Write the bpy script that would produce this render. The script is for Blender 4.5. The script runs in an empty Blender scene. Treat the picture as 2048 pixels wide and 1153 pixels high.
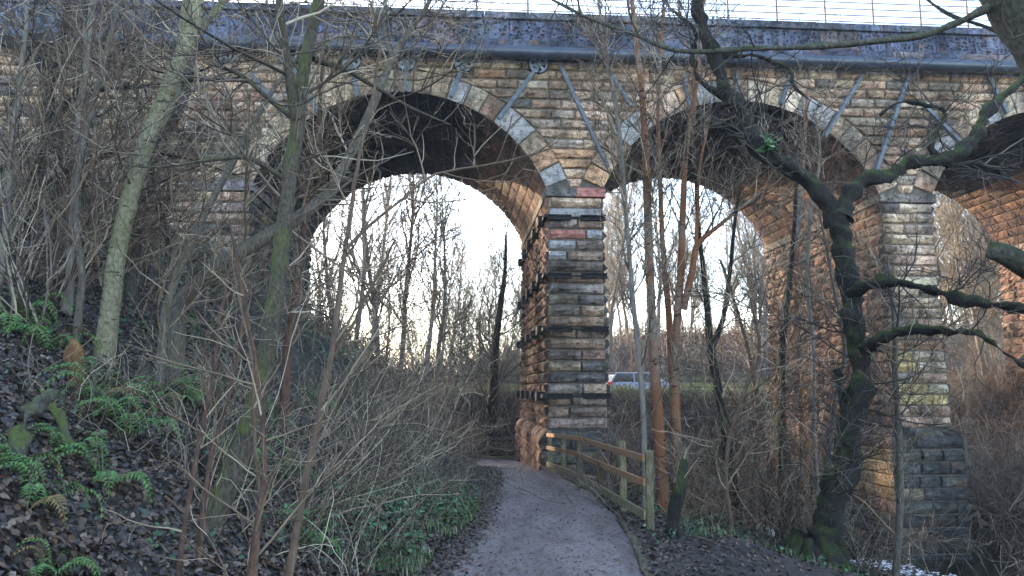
import bpy, math, random
import numpy as np
from mathutils import Matrix, Vector

# ------------------------------------------------------------------ camera, sky, sun, exposure
scene = bpy.context.scene
F = 1500.0                      # focal length in photograph pixels (2048 wide)
TH = math.radians(7.6)          # camera tilted up
H = 2.12                        # eye above the path at the pier
cam_d = bpy.data.cameras.new('camera')
cam = bpy.data.objects.new('camera', cam_d)
scene.collection.objects.link(cam)
cam.location = (0, 0, H)
cam.rotation_euler = (math.radians(90) + TH, 0, 0)
cam_d.lens = 36.0 * F / 2048.0
cam_d.sensor_width = 36.0
cam_d.clip_start = 0.05
cam_d.clip_end = 3000
scene.camera = cam

SUN_AZ = math.radians(-42)      # measured from +Y, negative to the left
SUN_EL = math.radians(15)
world = bpy.data.worlds.new('World')
scene.world = world
world.use_nodes = True
wn = world.node_tree.nodes; wl = world.node_tree.links
sky = wn.new('ShaderNodeTexSky')
sky.sky_type = 'NISHITA'
sky.sun_disc = False
sky.sun_elevation = SUN_EL
sky.sun_rotation = SUN_AZ
sky.air_density = 0.8
sky.dust_density = 1.0
sky.ozone_density = 0.4
wl.new(sky.outputs['Color'], wn['Background'].inputs['Color'])
wn['Background'].inputs['Strength'].default_value = 0.15

sun_d = bpy.data.lights.new('sun', 'SUN')
sun_d.energy = 2.1
sun_d.angle = math.radians(0.6)
sun_d.color = (1.0, 0.80, 0.56)
sun = bpy.data.objects.new('sun', sun_d)
scene.collection.objects.link(sun)
sdir = Vector((math.sin(SUN_AZ) * math.cos(SUN_EL), math.cos(SUN_AZ) * math.cos(SUN_EL), math.sin(SUN_EL)))
sun.rotation_euler = sdir.to_track_quat('Z', 'Y').to_euler()
sun.location = (-30, 40, 30)

vs = scene.view_settings
vs.view_transform = 'Standard'
vs.look = 'None'
vs.exposure = 3.1
vs.gamma = 1.0
vs.use_curve_mapping = False

rng = np.random.default_rng(7)
COL = scene.collection

# ------------------------------------------------------------------ geometry helpers
CT, ST = math.cos(TH), math.sin(TH)
def ray(u, v):
    a = v - 576.5
    return np.array([u - 1024.0, F * CT + a * ST, F * ST - a * CT])
def W(u, v, y):
    d = ray(u, v); t = y / d[1]
    return np.array([d[0] * t, y, H + d[2] * t])
def zat(v, y):
    return W(1024, v, y)[2]
def proj(p):
    x, y, z = p[0], p[1], p[2] - H
    f = y * CT + z * ST
    return 1024 + F * x / f, 576.5 - F * (-y * ST + z * CT) / f, f

def _h(ix, iy, s):
    n = (ix * 374761393 + iy * 668265263 + s * 974634777) & 0x7fffffff
    n = ((n ^ (n >> 13)) * 1274126177) & 0x7fffffff
    return ((n ^ (n >> 16)) & 0xffff) / 65535.0
def vnoise(x, y, s=0):
    x = np.asarray(x, float); y = np.asarray(y, float)
    ix = np.floor(x).astype(np.int64); iy = np.floor(y).astype(np.int64)
    fx = x - ix; fy = y - iy
    fx = fx * fx * (3 - 2 * fx); fy = fy * fy * (3 - 2 * fy)
    a = _h(ix, iy, s); b = _h(ix + 1, iy, s); c = _h(ix, iy + 1, s); d = _h(ix + 1, iy + 1, s)
    return (a * (1 - fx) + b * fx) * (1 - fy) + (c * (1 - fx) + d * fx) * fy - 0.5
def smooth(a, b, x):
    t = np.clip((x - a) / (b - a), 0, 1)
    return t * t * (3 - 2 * t)

def np_mesh(name, V, faces, smoothf=False, tint=None):
    """faces: list of int arrays (n,k)"""
    V = np.asarray(V, np.float32)
    me = bpy.data.meshes.new(name)
    me.vertices.add(len(V)); me.vertices.foreach_set('co', V.ravel())
    faces = [np.asarray(f, np.int32) for f in faces if len(f)]
    li = np.concatenate([f.ravel() for f in faces])
    tot = np.concatenate([np.full(len(f), f.shape[1], np.int32) for f in faces])
    st = np.concatenate([[0], np.cumsum(tot)[:-1]]).astype(np.int32)
    me.loops.add(len(li)); me.loops.foreach_set('vertex_index', li)
    me.polygons.add(len(tot)); me.polygons.foreach_set('loop_start', st)
    me.polygons.foreach_set('use_smooth', np.full(len(tot), smoothf, bool))
    me.update(calc_edges=True)
    if tint is not None:
        at = me.color_attributes.new('tint', 'FLOAT_COLOR', 'POINT')
        c = np.ones((len(V), 4), np.float32); c[:, :3] = tint
        at.data.foreach_set('color', c.ravel())
    return me

class Acc:
    """collects pieces into one mesh"""
    def __init__(self): self.V = []; self.F = []; self.T = []; self.n = 0
    def add(self, V, F, tint=None):
        V = np.asarray(V, float)
        self.V.append(V)
        if not isinstance(F, list) or (len(F) and np.isscalar(F[0][0])): F = [F]
        for f in F: self.F.append(np.asarray(f, np.int64) + self.n)
        self.T.append(np.broadcast_to(np.asarray(tint if tint is not None else (1, 1, 1), float), (len(V), 3)))
        self.n += len(V)
    def mesh(self, name, off=(0, 0, 0), smoothf=False, tint=False):
        by = {}
        for f in self.F: by.setdefault(f.shape[1], []).append(f)
        return np_mesh(name, np.concatenate(self.V) - np.asarray(off), [np.concatenate(x) for x in by.values()], smoothf,
                       np.concatenate(self.T) if tint else None)

BOXF = np.array([[0, 1, 3, 2], [4, 6, 7, 5], [0, 4, 5, 1], [2, 3, 7, 6], [0, 2, 6, 4], [1, 5, 7, 3]])
def box_pts(o, ex, ey, ez, a, b):
    o, ex, ey, ez = map(np.asarray, (o, ex, ey, ez))
    return np.array([o + ex * (a[0], b[0])[i] + ey * (a[1], b[1])[j] + ez * (a[2], b[2])[k]
                     for i in (0, 1) for j in (0, 1) for k in (0, 1)])
X_, Y_, Z_ = np.eye(3)

def tube_arrays(P, R, S, cap=True):
    """P (M,K,3) R (M,K) -> V, quads"""
    M, K, _ = P.shape
    T = np.gradient(P, axis=1)
    T /= np.linalg.norm(T, axis=2, keepdims=True) + 1e-9
    D = P[:, -1] - P[:, 0]
    ref = np.eye(3)[np.argmin(np.abs(D), axis=1)][:, None, :]
    N = np.cross(np.broadcast_to(ref, T.shape), T)
    N /= np.linalg.norm(N, axis=2, keepdims=True) + 1e-9
    B = np.cross(T, N)
    a = np.arange(S) * 2 * np.pi / S
    V = P[:, :, None, :] + R[:, :, None, None] * (np.cos(a)[None, None, :, None] * N[:, :, None, :] + np.sin(a)[None, None, :, None] * B[:, :, None, :])
    V = V.reshape(-1, 3)
    m, k, s = np.meshgrid(np.arange(M), np.arange(K - 1), np.arange(S), indexing='ij')
    s2 = (s + 1) % S
    base = m * K * S
    q = np.stack([base + k * S + s, base + k * S + s2, base + (k + 1) * S + s2, base + (k + 1) * S + s], -1).reshape(-1, 4)
    return V, q

def tubes(acc, P, R, S=4, tint=None):
    V, q = tube_arrays(np.asarray(P, float), np.asarray(R, float), S)
    acc.add(V, q, tint)

def catmull(pts, n):
    P = np.asarray(pts, float)
    P = np.vstack([2 * P[0] - P[1], P, 2 * P[-1] - P[-2]])
    out = []
    for i in range(1, len(P) - 2):
        for t in np.linspace(0, 1, n, endpoint=False):
            a, b, c, d = P[i - 1], P[i], P[i + 1], P[i + 2]
            out.append(.5 * (2 * b + (c - a) * t + (2 * a - 5 * b + 4 * c - d) * t * t + (3 * b - a - 3 * c + d) * t ** 3))
    out.append(P[-2])
    return np.array(out)

def resample(P, R, K):
    d = np.concatenate([[0], np.cumsum(np.linalg.norm(np.diff(P, axis=0), axis=1))])
    t = np.linspace(0, d[-1], K)
    return np.stack([np.interp(t, d, P[:, i]) for i in range(3)], 1), np.interp(t, d, R)

def grow(rg, P, R, n, f0=.2, f1=1., L=1., ang=(30, 60), K=6, wig=.15, up=.05, rs=.008, rmin=.003, taper=.35, bias=None, relf=.4):
    M, Kp, _ = P.shape
    ln = np.linalg.norm(np.diff(P, axis=1), axis=2).sum(1)
    idx = rg.choice(M, n, p=ln / ln.sum())
    f = rg.uniform(f0, f1, n)
    x = f * (Kp - 1); i = np.minimum(x.astype(int), Kp - 2); fr = x - i
    p0 = P[idx, i] * (1 - fr)[:, None] + P[idx, i + 1] * fr[:, None]
    rp = R[idx, i] * (1 - fr) + R[idx, i + 1] * fr
    T = P[idx, i + 1] - P[idx, i]; T /= np.linalg.norm(T, axis=1, keepdims=True) + 1e-9
    q = rg.normal(size=(n, 3)); q -= (q * T).sum(1, keepdims=True) * T; q /= np.linalg.norm(q, axis=1, keepdims=True)
    a = np.radians(rg.uniform(ang[0], ang[1], n))[:, None]
    d = T * np.cos(a) + q * np.sin(a)
    if bias is not None: d = d + np.asarray(bias)
    d /= np.linalg.norm(d, axis=1, keepdims=True)
    Li = L * rg.uniform(.45, 1.25, n) * (1 - relf * f)
    out = np.zeros((n, K, 3)); out[:, 0] = p0
    seg = (Li / (K - 1))[:, None]
    for k in range(1, K):
        d = d + rg.normal(0, wig, (n, 3)); d[:, 2] += up
        d /= np.linalg.norm(d, axis=1, keepdims=True)
        out[:, k] = out[:, k - 1] + d * seg
    r0 = np.maximum(np.minimum(rp * .75, rs * Li + rmin), rmin)
    RR = np.maximum(r0[:, None] * np.linspace(1, taper, K)[None], rmin * .7)
    return out, RR

# ------------------------------------------------------------------ object helpers
def setp(o, label=None, cat=None, group=None, kind=None):
    if label: o['label'] = label
    if cat: o['category'] = cat
    if group: o['group'] = group
    if kind: o['kind'] = kind
    return o
def thing(name, label, cat, loc=(0, 0, 0), group=None):
    o = bpy.data.objects.new(name, None)
    o.empty_display_size = .2
    o.location = loc
    COL.objects.link(o)
    return setp(o, label, cat, group)
def obj(name, me, mat=None, parent=None, loc=None, **kw):
    o = bpy.data.objects.new(name, me)
    if mat is not None and len(me.materials) == 0: me.materials.append(mat)
    if parent is not None: o.parent = parent
    if loc is not None: o.location = loc
    COL.objects.link(o)
    return setp(o, **kw)
def copy_tree(o, parent=None):
    c = o.copy(); COL.objects.link(c)
    if parent is not None: c.parent = parent
    for ch in o.children:
        if ch.name in COL.objects: copy_tree(ch, c)
    return c

# ------------------------------------------------------------------ materials
class NT:
    def __init__(self, name):
        self.m = bpy.data.materials.new(name); self.m.use_nodes = True
        self.t = self.m.node_tree; self.n = self.t.nodes; self.b = self.n['Principled BSDF']
    def node(self, typ, **kw):
        nd = self.n.new(typ)
        for k, v in kw.items():
            if k[0] == '_': nd.inputs[k[1:].replace('_', ' ')].default_value = v
            else: setattr(nd, k, v)
        return nd
    def link(self, a, b): self.t.links.new(a, b)
    def inp(self, sock, v):
        if hasattr(v, 'links') or hasattr(v, 'is_output'): self.link(v, sock)
        else: sock.default_value = v
    def coord(self, kind='Object', scale=None):
        c = self.node('ShaderNodeTexCoord').outputs[kind]
        if scale:
            mp = self.node('ShaderNodeMapping'); mp.inputs['Scale'].default_value = scale
            self.link(c, mp.inputs['Vector']); c = mp.outputs['Vector']
        return c
    def world(self, scale=None):
        c = self.node('ShaderNodeNewGeometry').outputs['Position']
        if scale:
            mp = self.node('ShaderNodeMapping'); mp.inputs['Scale'].default_value = scale
            self.link(c, mp.inputs['Vector']); c = mp.outputs['Vector']
        return c
    def noise(self, vec, scale, detail=4, rough=.6, out='Fac'):
        nd = self.node('ShaderNodeTexNoise'); nd.inputs['Scale'].default_value = scale
        nd.inputs['Detail'].default_value = detail; nd.inputs['Roughness'].default_value = rough
        self.link(vec, nd.inputs['Vector']); return nd.outputs[out]
    def ramp(self, fac, stops):
        nd = self.node('ShaderNodeValToRGB'); cr = nd.color_ramp
        while len(cr.elements) < len(stops): cr.elements.new(.5)
        for e, (p, c) in zip(cr.elements, stops):
            e.position = p; e.color = (c, c, c, 1) if np.isscalar(c) else (*c, 1)
        self.link(fac, nd.inputs['Fac']); return nd.outputs['Color']
    def mix(self, fac, a, b, mode='MIX'):
        nd = self.node('ShaderNodeMix', data_type='RGBA', blend_type=mode)
        self.inp(nd.inputs[0], fac)
        for s, v in ((nd.inputs[6], a), (nd.inputs[7], b)):
            self.inp(s, v if not isinstance(v, tuple) else (*v[:3], 1))
        return nd.outputs[2]
    def math(self, op, a, b=0.):
        nd = self.node('ShaderNodeMath', operation=op)
        self.inp(nd.inputs[0], a); self.inp(nd.inputs[1], b); return nd.outputs[0]
    def bump(self, h, strength=.5, dist=.02):
        nd = self.node('ShaderNodeBump'); nd.inputs['Strength'].default_value = strength; nd.inputs['Distance'].default_value = dist
        self.link(h, nd.inputs['Height']); self.link(nd.outputs['Normal'], self.b.inputs['Normal'])
    def out(self, col=None, rough=.85, spec=.3, metal=0.):
        if col is not None: self.inp(self.b.inputs['Base Color'], col if not isinstance(col, tuple) else (*col, 1))
        self.inp(self.b.inputs['Roughness'], rough)
        self.b.inputs['Specular IOR Level'].default_value = spec
        self.b.inputs['Metallic'].default_value = metal
        return self.m

def stone_mat(name, per_object, pits=False, damp=True):
    m = NT(name)
    if per_object: tint = m.node('ShaderNodeObjectInfo').outputs['Color']
    else: tint = m.node('ShaderNodeVertexColor', layer_name='tint').outputs['Color']
    w = m.world()
    n1 = m.noise(w, 1.1, 5, .65)
    n2 = m.noise(m.world((1, 1, 1.5)), 6.5, 7, .75)
    n3 = m.noise(w, 38., 4, .7)
    stain = m.ramp(n1, [(.36, .50), (.52, 1.), (.75, 1.12)])
    c = m.mix(1., tint, stain, 'MULTIPLY')
    # soot and damp that run across many stones, some as vertical streaks
    nb = m.noise(w, .38, 5, .6); ns = m.noise(m.world((1, 1, .12)), 2.2, 4, .65)
    c = m.mix(1., c, m.ramp(nb, [(.38, .50), (.56, 1.18)]), 'MULTIPLY')
    c = m.mix(1., c, m.ramp(ns, [(.38, .55), (.54, 1.15)]), 'MULTIPLY')
    ng = m.noise(w, 1.7, 5, .7)
    c = m.mix(m.ramp(ng, [(.62, 0.), (.76, .25)]), c, (.13, .13, .06))
    c = m.mix(1., c, m.ramp(n2, [(.36, .20), (.46, .85), (.55, 1.2), (.72, 1.6)]), 'MULTIPLY')
    c = m.mix(.8, c, m.ramp(n3, [(.34, .35), (.5, .95), (.66, 1.35)]), 'MULTIPLY')
    # rusty iron bleeding in places
    n4 = m.noise(m.world((1, 1, 1.6)), 2.3, 4, .6)
    c = m.mix(m.math('MULTIPLY', m.ramp(n4, [(.58, 0.), (.72, 1.)]), .45), c, (.30, .14, .06))
    hgt = m.math('ADD', m.math('MULTIPLY', n2, 1.), m.math('MULTIPLY', n3, .35))
    if pits:
        vo = m.node('ShaderNodeTexVoronoi', feature='F1'); vo.inputs['Scale'].default_value = 8.5
        vo.inputs['Randomness'].default_value = .7
        m.link(w, vo.inputs['Vector'])
        pit = m.ramp(vo.outputs['Distance'], [(.24, 0.), (.40, 1.)])
        c = m.mix(m.math('MULTIPLY', m.math('SUBTRACT', 1., pit), .75), c, (.012, .012, .016))
        hgt = m.math('ADD', m.math('MULTIPLY', hgt, .4), pit)
    m.bump(hgt, 1., .06)
    return m.out(c, .9, .25)
M_STONE_O = stone_mat('sandstone_block', True)
M_STONE_J = stone_mat('sandstone_mass', False)
M_PIT_O = stone_mat('pitted_stone', True, pits=True)

def brick_patch(name, c1, c2, mortar):
    m = NT(name)
    co = m.world()
    # rotate the world position into the wall's own plane
    mp = m.node('ShaderNodeMapping'); mp.inputs['Rotation'].default_value = (0, 0, -math.radians(4))
    m.link(co, mp.inputs['Vector'])
    sp = m.node('ShaderNodeSeparateXYZ'); m.link(mp.outputs['Vector'], sp.inputs[0])
    cb = m.node('ShaderNodeCombineXYZ'); m.link(sp.outputs['X'], cb.inputs['X']); m.link(sp.outputs['Z'], cb.inputs['Y'])
    bt = m.node('ShaderNodeTexBrick'); m.link(cb.outputs[0], bt.inputs['Vector'])
    bt.inputs['Color1'].default_value = (*c1, 1); bt.inputs['Color2'].default_value = (*c2, 1); bt.inputs['Mortar'].default_value = (*mortar, 1)
    bt.inputs['Scale'].default_value = 1.; bt.inputs['Brick Width'].default_value = .225; bt.inputs['Row Height'].default_value = .075
    bt.inputs['Mortar Size'].default_value = .006
    n = m.noise(m.world(), 7., 5, .7)
    c = m.mix(1., bt.outputs['Color'], m.ramp(n, [(.34, .35), (.5, .9), (.65, 1.2)]), 'MULTIPLY')
    m.bump(m.math('SUBTRACT', m.math('MULTIPLY', n, .5), bt.outputs['Fac']), .5, .01)
    return m.out(c, .7, .4)
M_BLUEBRICK = brick_patch('blue_engineering_brick', (.20, .185, .18), (.30, .275, .26), (.34, .30, .27))
M_REDBRICK = brick_patch('red_brick', (.42, .12, .09), (.36, .14, .10), (.30, .2, .17))

def simple(name, col, col2=None, scale=8., rough=.8, spec=.3, metal=0., bump=.3, dist=.01, mapping=None, coord='world'):
    m = NT(name)
    v = m.world(mapping) if coord == 'world' else m.coord('Object', mapping)
    n = m.noise(v, scale, 5, .65)
    c = m.ramp(n, [(.32, col), (.68, col2 or col)])
    if bump: m.bump(n, bump, dist)
    return m.out(c, rough, spec, metal)
M_CORE = simple('dark_mortar', (.05, .042, .034), (.14, .115, .09), 5.)
M_IRON = simple('black_pipe_paint', (.016, .022, .036), (.05, .06, .085), 3., .38, .5, 0., .15, .01)
M_STRUT = simple('painted_iron', (.03, .038, .05), (.085, .10, .12), 6., .5, .5, 0., .3)
M_RAILIRON = simple('black_iron_beam', (.010, .010, .012), (.03, .025, .024), 9., .8, .15, 0., .3)
M_HANDRAIL = simple('grey_steel', (.10, .08, .09), (.18, .13, .12), 6., .5, .4)
M_TIMBER = simple('weathered_orange_timber', (.10, .055, .03), (.33, .175, .085), 5., .8, .3, 0., .8, .008, (4, 4, 26))
def post_mat():
    m = NT('mossy_post')
    n = m.noise(m.world(), 5., 5, .7); n2 = m.noise(m.world((9, 9, 1.5)), 4., 4, .6)
    c = m.ramp(n2, [(.32, (.06, .045, .028)), (.66, (.24, .185, .115))])
    c = m.mix(m.ramp(n, [(.44, 0.), (.66, .6)]), c, (.09, .115, .035))
    m.bump(n2, .5, .006)
    return m.out(c, .85)
M_POST = post_mat()
M_OLDWOOD = simple('grey_old_timber', (.05, .042, .035), (.12, .10, .08), 6., .85)

def bark(name, c1, c2, moss=.0, mosscol=(.07, .11, .018), scale=(6, 6, 1.6), orange=None, spots=None, bump=.6):
    m = NT(name)
    w = m.world(scale)
    n = m.noise(w, 4., 6, .7)
    c = m.ramp(n, [(.3, c1), (.68, c2)])
    if orange:
        n5 = m.noise(m.world((1, 1, .5)), 1.3, 4, .6)
        c = m.mix(m.ramp(n5, [(.34, 0.), (.54, 1.)]), c, m.mix(n, tuple(q * .5 for q in orange), orange))
    if spots:
        n6 = m.noise(m.world((1.6, 1.6, 5)), 3.3, 3, .6)
        c = m.mix(m.ramp(n6, [(.60, 0.), (.66, 1.)]), c, spots)
    if moss > 0:
        n2 = m.noise(m.world(), 2.4, 5, .7)
        nm = m.node('ShaderNodeNewGeometry').outputs['Normal']
        sp = m.node('ShaderNodeSeparateXYZ'); m.link(nm, sp.inputs[0])
        up = m.math('ADD', m.math('MULTIPLY', sp.outputs['Z'], .22), m.math('MULTIPLY', sp.outputs['X'], -.06))
        f = m.math('ADD', m.math('ADD', n2, up), moss - .5)
        n3 = m.noise(m.world(), 22., 3, .7)
        mc = m.ramp(n3, [(.3, tuple(x * .55 for x in mosscol)), (.7, mosscol)])
        f = m.math('ADD', f, m.math('MULTIPLY', m.math('SUBTRACT', m.noise(m.world(), 14., 4, .7), .5), .55))
        c = m.mix(m.math('MULTIPLY', m.ramp(f, [(.42, 0.), (.66, 1.)]), .85), c, mc)
    m.bump(n, bump, .02)
    return m.out(c, .9, .2)
M_BARK_PALE = bark('pale_smooth_bark', (.08, .07, .042), (.27, .235, .15), .40, (.10, .115, .03), (7, 7, 4.5), spots=(.03, .025, .02), bump=.4)
M_BARK_GREY = bark('grey_bark', (.03, .025, .020), (.17, .14, .11), .28, scale=(11, 11, 3))
M_BARK_MOSS = bark('mossy_bark', (.022, .02, .017), (.12, .11, .09), .42, (.10, .13, .022), (10, 10, 4), bump=1.)
M_BARK_DARK = bark('dark_rugged_bark', (.006, .005, .005), (.036, .031, .027), .40, (.055, .075, .014), (11, 11, 4), bump=1.)
M_BARK_BIRCH = bark('birch_bark', (.10, .075, .055), (.28, .235, .19), .22, (.07, .09, .02), (3, 3, 3), orange=(.24, .10, .048), spots=(.02, .017, .015), bump=.3)
M_BARK_RED = bark('reddish_bark', (.025, .016, .013), (.13, .07, .048), .10, scale=(6, 6, 2.5), bump=.5)
M_BARK_BROWN = bark('brown_bark', (.05, .032, .022), (.14, .095, .065), .12, scale=(4, 4, 1.5), bump=.4)
M_BARK_FAR = bark('far_grey_bark', (.11, .095, .08), (.22, .19, .155), .22, (.10, .12, .04), bump=.3)  # lightened so distant trees look washed by haze; true pale bark on near saplings
def twig_mat(name, stops):
    m = NT(name)
    r = m.node('ShaderNodeNewGeometry').outputs['Random Per Island']
    c = m.ramp(r, stops)
    n = m.noise(m.world(), 3., 3, .6)
    c = m.mix(1., c, m.ramp(n, [(.3, .6), (.7, 1.25)]), 'MULTIPLY')
    return m.out(c, .75, .3)
M_TWIG = twig_mat('tan_twig', [(0., (.035, .022, .014)), (.4, (.13, .088, .055)), (.75, (.25, .18, .12)), (1., (.46, .37, .26))])
M_TWIG_GREY = twig_mat('grey_twig', [(0., (.025, .018, .013)), (.45, (.09, .068, .05)), (.8, (.24, .185, .135)), (1., (.50, .41, .30))])
M_TWIG_DARK = twig_mat('dark_twig', [(0., (.02, .017, .015)), (.6, (.06, .048, .04)), (1., (.16, .125, .10))])
M_TWIG_FAR = twig_mat('far_twig', [(0., (.12, .095, .07)), (.6, (.22, .18, .135)), (1., (.34, .28, .20))])  # paled so distant twigs look faded by haze and glare
M_BRAMBLE = twig_mat('bramble_stem', [(0., (.05, .025, .02)), (.4, (.13, .07, .05)), (.8, (.24, .17, .12)), (1., (.36, .30, .22))])

def leaf_mat(name, rough=.5, spec=.4, trans=0.):
    m = NT(name)
    t = m.node('ShaderNodeVertexColor', layer_name='tint').outputs['Color']
    n = m.noise(m.world(), 30., 3, .6)
    c = m.mix(1., t, m.ramp(n, [(.3, .6), (.7, 1.25)]), 'MULTIPLY')
    return m.out(c, rough, spec)
M_LITTER = leaf_mat('dead_leaf', .42, .5)
M_GREEN = leaf_mat('green_leaf', .45, .45)
M_FERN = leaf_mat('fern_leaf', .55, .35)

def ground_mat():
    m = NT('ground')
    w = m.world()
    n1 = m.noise(w, .7, 5, .6); n2 = m.noise(w, 6., 6, .75); n3 = m.noise(w, 30., 4, .7)
    c = m.ramp(n2, [(.28, (.010, .008, .007)), (.5, (.035, .026, .02)), (.72, (.085, .06, .045))])
    c = m.mix(m.ramp(n1, [(.55, 0.), (.70, .6)]), c, (.05, .065, .016))
    vo = m.node('ShaderNodeTexVoronoi', feature='F1'); vo.inputs['Scale'].default_value = 16.; m.link(w, vo.inputs['Vector'])
    c = m.mix(.5, c, m.ramp(vo.outputs['Distance'], [(.1, (.10, .075, .06)), (.6, (.02, .016, .014))]), 'MIX')
    # roadside grass on the flat verge
    sp = m.node('ShaderNodeSeparateXYZ'); m.link(w, sp.inputs[0])
    far = m.ramp(m.math('MULTIPLY', sp.outputs['Y'], .01), [(.325, 0.), (.338, 1.), (.43, 1.), (.46, 0.)])
    c = m.mix(far, c, m.ramp(n2, [(.3, (.10, .12, .025)), (.7, (.26, .27, .07))]))
    m.bump(m.math('ADD', n2, m.math('MULTIPLY', n3, .6)), .9, .05)
    return m.out(c, .8, .35)
M_GROUND = ground_mat()
def path_mat():
    m = NT('path_tarmac')
    w = m.world()
    n1 = m.noise(w, .9, 5, .6); n2 = m.noise(w, 12., 5, .7); n3 = m.noise(w, 120., 3, .7); n4 = m.noise(w, 28., 4, .75)
    c = m.ramp(n3, [(.3, (.12, .098, .094)), (.7, (.26, .22, .21))])
    n6 = m.noise(m.world((2.2, .5, 1)), .8, 5, .65)
    c = m.mix(1., c, m.ramp(n1, [(.3, .6), (.65, 1.15)]), 'MULTIPLY')
    c = m.mix(1., c, m.ramp(n6, [(.36, .48), (.56, 1.12)]), 'MULTIPLY')
    c = m.mix(m.ramp(m.math('MULTIPLY', n4, m.math('ADD', n1, .5)), [(.50, 0.), (.62, .8)]), c, (.06, .036, .028))
    c = m.mix(m.ramp(n2, [(.54, 0.), (.70, .5)]), c, (.11, .062, .048))
    m.bump(m.math('ADD', m.math('MULTIPLY', n3, .5), n4), .35, .012)
    return m.out(c, m.ramp(n1, [(.35, .55), (.65, .85)]), .4)
M_PATH = path_mat()
M_EDGE = simple('mossy_edging', (.035, .04, .014), (.13, .10, .065), 14., .9)
M_ROAD = simple('asphalt', (.045, .045, .047), (.07, .07, .072), 20., .8)
def water_mat():
    m = NT('stream_water')
    w = m.world((1, .6, 1))
    n = m.noise(w, 3.5, 4, .6)
    m.bump(n, .5, .06)
    return m.out((.012, .012, .008), .12, .5)
M_WATER = water_mat()
M_FOAM = simple('foam', (.6, .62, .64), (.8, .8, .8), 9., .7, .4)

# ------------------------------------------------------------------ terrain
def path_z(y):
    y = np.asarray(y, float)
    return np.where(y < 20, .6 - .03 * y, -.06 * (np.minimum(y, 30) - 20))
def on_path(u, v):
    d = ray(u, v); y = 10.
    for _ in range(60):
        zt = float(path_z(y)); y = .5 * y + .5 * (zt - H) / d[2] * d[1]
    return d[0] / d[1] * y, y
R_EDGE = [on_path(*q) for q in [(1289, 1150), (1266, 1083), (1232, 1031), (1190, 989), (1141, 961), (1104, 940)]]
L_EDGE = [on_path(*q) for q in [(840, 1153), (905, 1085), (945, 1050), (972, 1000), (985, 960), (985, 946), (968, 933), (923, 925)]]
ry = [0, 3] + [q[1] for q in R_EDGE] + [24, 27.5, 29]
rx = [1.15, 1.12] + [q[0] for q in R_EDGE] + [.75, .35, .2]
ly = [0, 3] + [q[1] for q in L_EDGE] + [24, 26, 28.5, 30]
lx = [-.8, -.7] + [q[0] for q in L_EDGE] + [-4.5, -8, -9.5, -9.5]
def xl(y): return np.interp(y, ly, lx)
def xr(y): return np.interp(y, ry, rx)
def shore_l(y): return np.interp(y, [0, 8, 12, 16, 20, 24, 28, 31], [9, 7.6, 6.7, 6.5, 6.6, 6.3, 6.8, 8])
def shore_r(y): return np.interp(y, [0, 12, 20, 24, 28, 31], [20, 15, 13.8, 13.3, 12, 10])
WATER_Z = -2.35
def ground_z(x, y, fine=True):
    x = np.asarray(x, float); y = np.asarray(y, float)
    zp = path_z(y); l = xl(y); r = xr(y)
    nz = vnoise(x * .8, y * .8, 1) * .35 + vnoise(x * 2.3, y * 2.3, 2) * .14 + (vnoise(x * 6, y * 6, 3) * .05 if fine else 0)
    b = np.maximum(l - x, 0)
    S = np.interp(y, [3, 8, 19, 27, 30, 36], [.52, .62, .92, .85, .5, .1])
    rise = S * b * (b / (b + .55))
    rise = 9 * np.tanh(rise / 9)
    zl = zp + rise + nz * smooth(0, 1.2, b)
    q = np.maximum(x - r, 0); sl = shore_l(y); sr = shore_r(y)
    f = q / np.maximum(sl - r, .1)
    zr = zp - .95 * np.clip(f / .68, 0, 1) ** 1.8
    zr = zr + (-2.85 - zr) * smooth(.66, 1.03, f)
    rr = np.maximum(x - sr, 0)
    zr = np.where(x > sr, -2.85 + 4.5 * np.tanh(rr * .95 / 4.5), zr)
    zr = zr + nz * smooth(0, .9, q) * .8
    z = np.where(x < l, zl, np.where(x > r, zr, zp - .035))
    # rise beyond the viaduct to the road, then the wooded hill
    e = smooth(29.3, 33.6, y)
    road = np.where((y > 34.9) & (y < 41.6), 1.46, 2.1 + nz * .3)
    z = z + (road - z) * e
    z = z + 5.5 * smooth(-11.5, -24, x) * smooth(30, 37, y) * (1 - smooth(90, 160, y))  # unseen rise added behind the left abutment to block the low sun
    hill = smooth(-7, 10, x)
    z = z + (.8 + 4.4 * hill) * np.tanh(np.maximum(y - 43, 0) * .31 / 5.) + nz * smooth(43, 50, y) * 2
    return z
def gz(x, y): return float(ground_z(np.array([x]), np.array([y]))[0])
def G(u, v, y0=1.5, y1=45):
    d = ray(u, v)
    ys = np.linspace(y0, y1, 1500)
    t = ys / d[1]
    zz = H + d[2] * t - ground_z(d[0] * t, ys)
    k = np.argmax(zz < 0)
    if zz[k] >= 0: k = len(ys) // 4
    y = ys[k]
    return np.array([d[0] * y / d[1], y, gz(d[0] * y / d[1], y)])

gx = np.unique(np.concatenate([-np.geomspace(10, 600, 40)[::-1], np.arange(-10, 17, .16), np.geomspace(17, 600, 40)]))
gy = np.unique(np.concatenate([np.linspace(-60, 0, 14), np.arange(0, 34, .16), np.arange(34, 46, .4), np.geomspace(46, 900, 50)]))
GX, GY = np.meshgrid(gx, gy, indexing='ij')
GZ = ground_z(GX.ravel(), np.clip(GY.ravel(), 0, None))
V = np.stack([GX.ravel(), GY.ravel(), GZ], 1)
i, j = np.meshgrid(np.arange(len(gx) - 1), np.arange(len(gy) - 1), indexing='ij')
nj = len(gy); a0 = (i * nj + j).ravel()
obj('ground', np_mesh('ground', V, [np.stack([a0, a0 + nj, a0 + nj + 1, a0 + 1], 1)], True), M_GROUND, kind='structure')

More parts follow.
